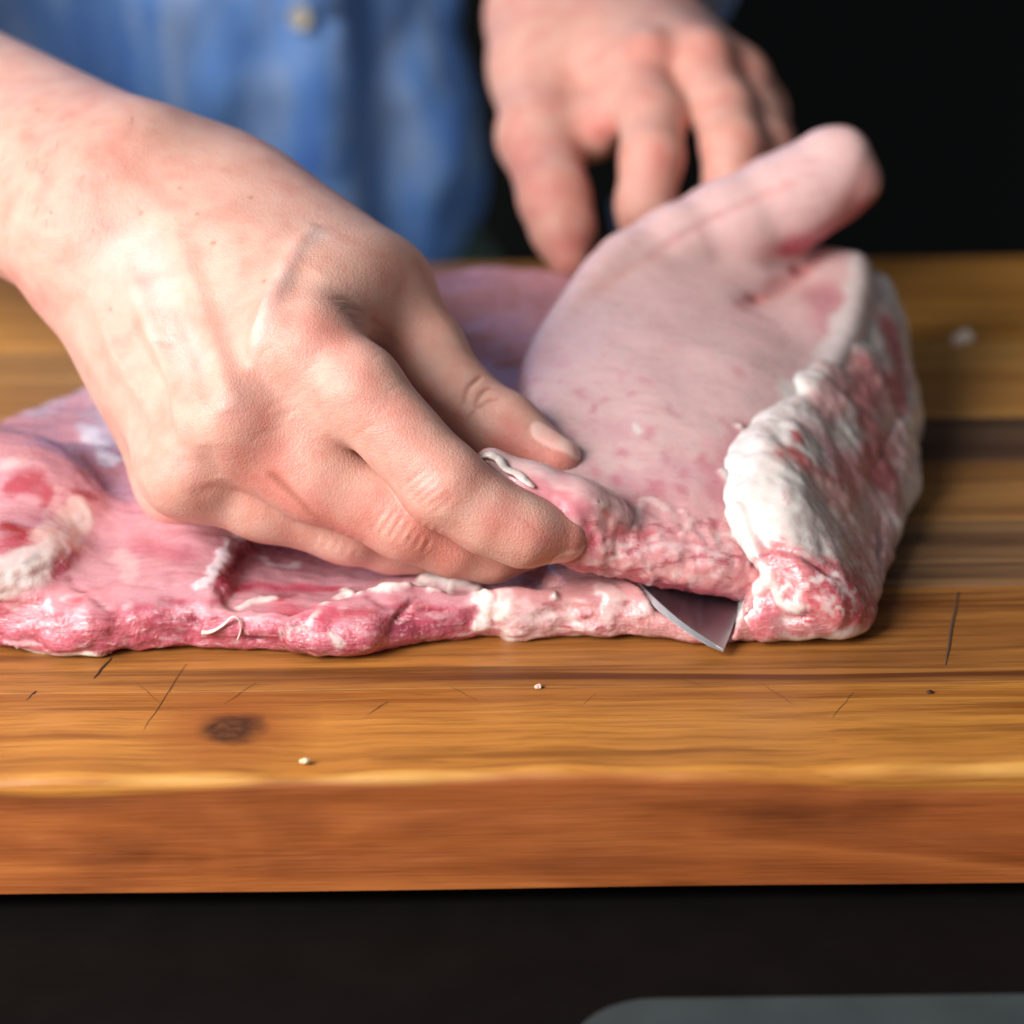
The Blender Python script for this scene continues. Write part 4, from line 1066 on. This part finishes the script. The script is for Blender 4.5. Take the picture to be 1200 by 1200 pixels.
# fine dark hairs on the forearm and by the thumb web
hv, hf = [], []
for k in range(38):
    if k < 24: x, y = random.gauss(75, 55), random.gauss(210, 60); dx, dy = random.uniform(-7, -2), random.uniform(8, 18)
    else: x, y = random.uniform(385, 432), 0; y = 352 + (x - 385) * 0.9 + random.uniform(-8, 10); dx, dy = random.uniform(8, 20), random.uniform(-3, 6)
    if x < -20: continue
    p0, p1 = H.hit(x, y), H.hit(x + dx, y + dy)
    if np.linalg.norm(p1 - p0) > 0.007: continue
    nn = (CAM - p0) / np.linalg.norm(CAM - p0)
    V, F = tube([p0, (p0 + p1) / 2 + nn * 0.0005, p1 + nn * 0.0003], [.00004, .00003, .00001], 4)
    hf += [tuple(i + sum(len(a) for a in hv) for i in f) for f in F]; hv.append(V)
hair = add_mesh('arm_hair', np.concatenate(hv) - pers_o, hf, flat('hair', srgb(90, 52, 34), 0.5), person); hair['kind'] = 'stuff'

# clothes
den = NT('denim'); dv = den.coord()
wv = den.n('ShaderNodeTexWave', {'Vector': den.coord(rot=(0, 0.78, 0)), 'Scale': 900.0, 'Distortion': 1.0}).outputs['Fac']
fade = den.noise(26, 4, den.coord(scale=(1.3, 1, 0.45)), 0.6, 0.8)
dc = den.ramp(fade, [(0.34, srgb(72, 130, 224)), (0.5, srgb(114, 168, 240)), (0.63, srgb(172, 202, 248))])
dc = den.mix(0.3, dc, den.ramp(wv, [(0.3, srgb(70, 110, 184)), (0.7, srgb(150, 182, 230))]))
den.set(Base_Color=dc, Roughness=0.9, Normal=den.bump(wv, 0.3, 0.0006))
shf = Field((-0.48, 0.30, -0.16), (0.28, 0.86, 0.60), 0.006)
shf.F[:] = 0.05
tcx = -0.172
for z0, z1, r0, r1 in ((-0.12, 0.16, .105, .108), (0.16, 0.40, .108, .112)):
    for o in (-0.085, -0.04, 0.01, 0.05): shf.cap(np.array([tcx + o, .625, z0]), np.array([tcx + o, .625, z1]), r0, r1, 0.03)
shf.cap(sh_r + [0, .01, 0], sh_l + [0, .01, 0], .07, .07, 0.05)
shf.cap(sh_r, el_r * 0.8 + sh_r * 0.2, .062, .052, 0.03)
shf.cap(sh_l, q3(778, -68, .425), .062, .034, 0.03)
q = shf.box((-9, -9, -9), (9, 9, 9)); shf.cut(q[0], (-0.078 + 0.30 * np.minimum(q[1] + 0.01, 0.0) - q[3] + 0 * q[2]).astype(np.float32), 0.012)
V, Q = shf.nets(); V = smooth(V, Q, 3, 0.5); N = normals(V, Q)
fold = fbm(V * np.array([1.5, 1, 0.35]), 0.05, 3, 61) * 0.016 + fbm(V, 0.025, 2, 62) * 0.006
V = V + N * fold[:, None]
shirt = add_mesh('denim_shirt', V - pers_o, Q, den.m, person); shirt['label'] = 'faded blue denim shirt with cream buttons'
SH = Surf(V, Q, FAT)
pl = np.array([SH.hit(355, y) for y in (-60, 20, 110, 200, 270)])
Vp = []; Fp = []
for k, q in enumerate(pl):
    for o in (-0.016, 0.016): Vp += [q + np.array([o, -0.0025, 0]), q + np.array([o, 0.010, 0])]
for k in range(len(pl) - 1):
    a = 4 * k; Fp += [(a, a + 2, a + 6, a + 4), (a, a + 4, a + 5, a + 1), (a + 2, a + 3, a + 7, a + 6)]
add_mesh('placket', np.array(Vp) - np.array(shirt.parent.location), Fp, den.m, shirt)
for y in (22, 235, -190):
    c = SH.hit(352, y) + np.array([0, -0.005, 0]); seg = 20; V = []; F = []
    for r, dy in ((0.0001, -.0012), (.0026, -.0012), (.0031, -.0020), (.0042, -.0020), (.0046, -.001), (.0046, .002)):
        for q in range(seg): an = 2 * math.pi * q / seg; V.append(c + np.array([r * math.cos(an), dy, r * math.sin(an)]))
    for k in range(5):
        for q in range(seg): F.append((k * seg + q, k * seg + (q + 1) % seg, (k + 1) * seg + (q + 1) % seg, (k + 1) * seg + q))
    add_mesh('button', np.array(V) - np.array(shirt.parent.location), F, flat('button_%d' % y, srgb(200, 190, 168), 0.4), shirt)
trf = Field((-0.36, 0.44, -0.92), (0.05, 0.82, 0.02), 0.012)
for o in (-1, 1):
    trf.chain([np.array([tcx + o * 0.085, .625, -0.143]), np.array([tcx + o * 0.080, .63, -0.28]), np.array([tcx + o * 0.075, .64, -0.86])], [.092, .096, .062], 0.05)
V, Q = trf.nets(); V = smooth(V, Q, 3, 0.5); V = V + normals(V, Q) * (fbm(V * np.array([1, 1, .5]), 0.06, 3, 71) * 0.008)[:, None]
add_mesh('trousers', V - pers_o, Q, flat('trouser_cloth', srgb(92, 112, 100), 0.9), person)
print('script done')
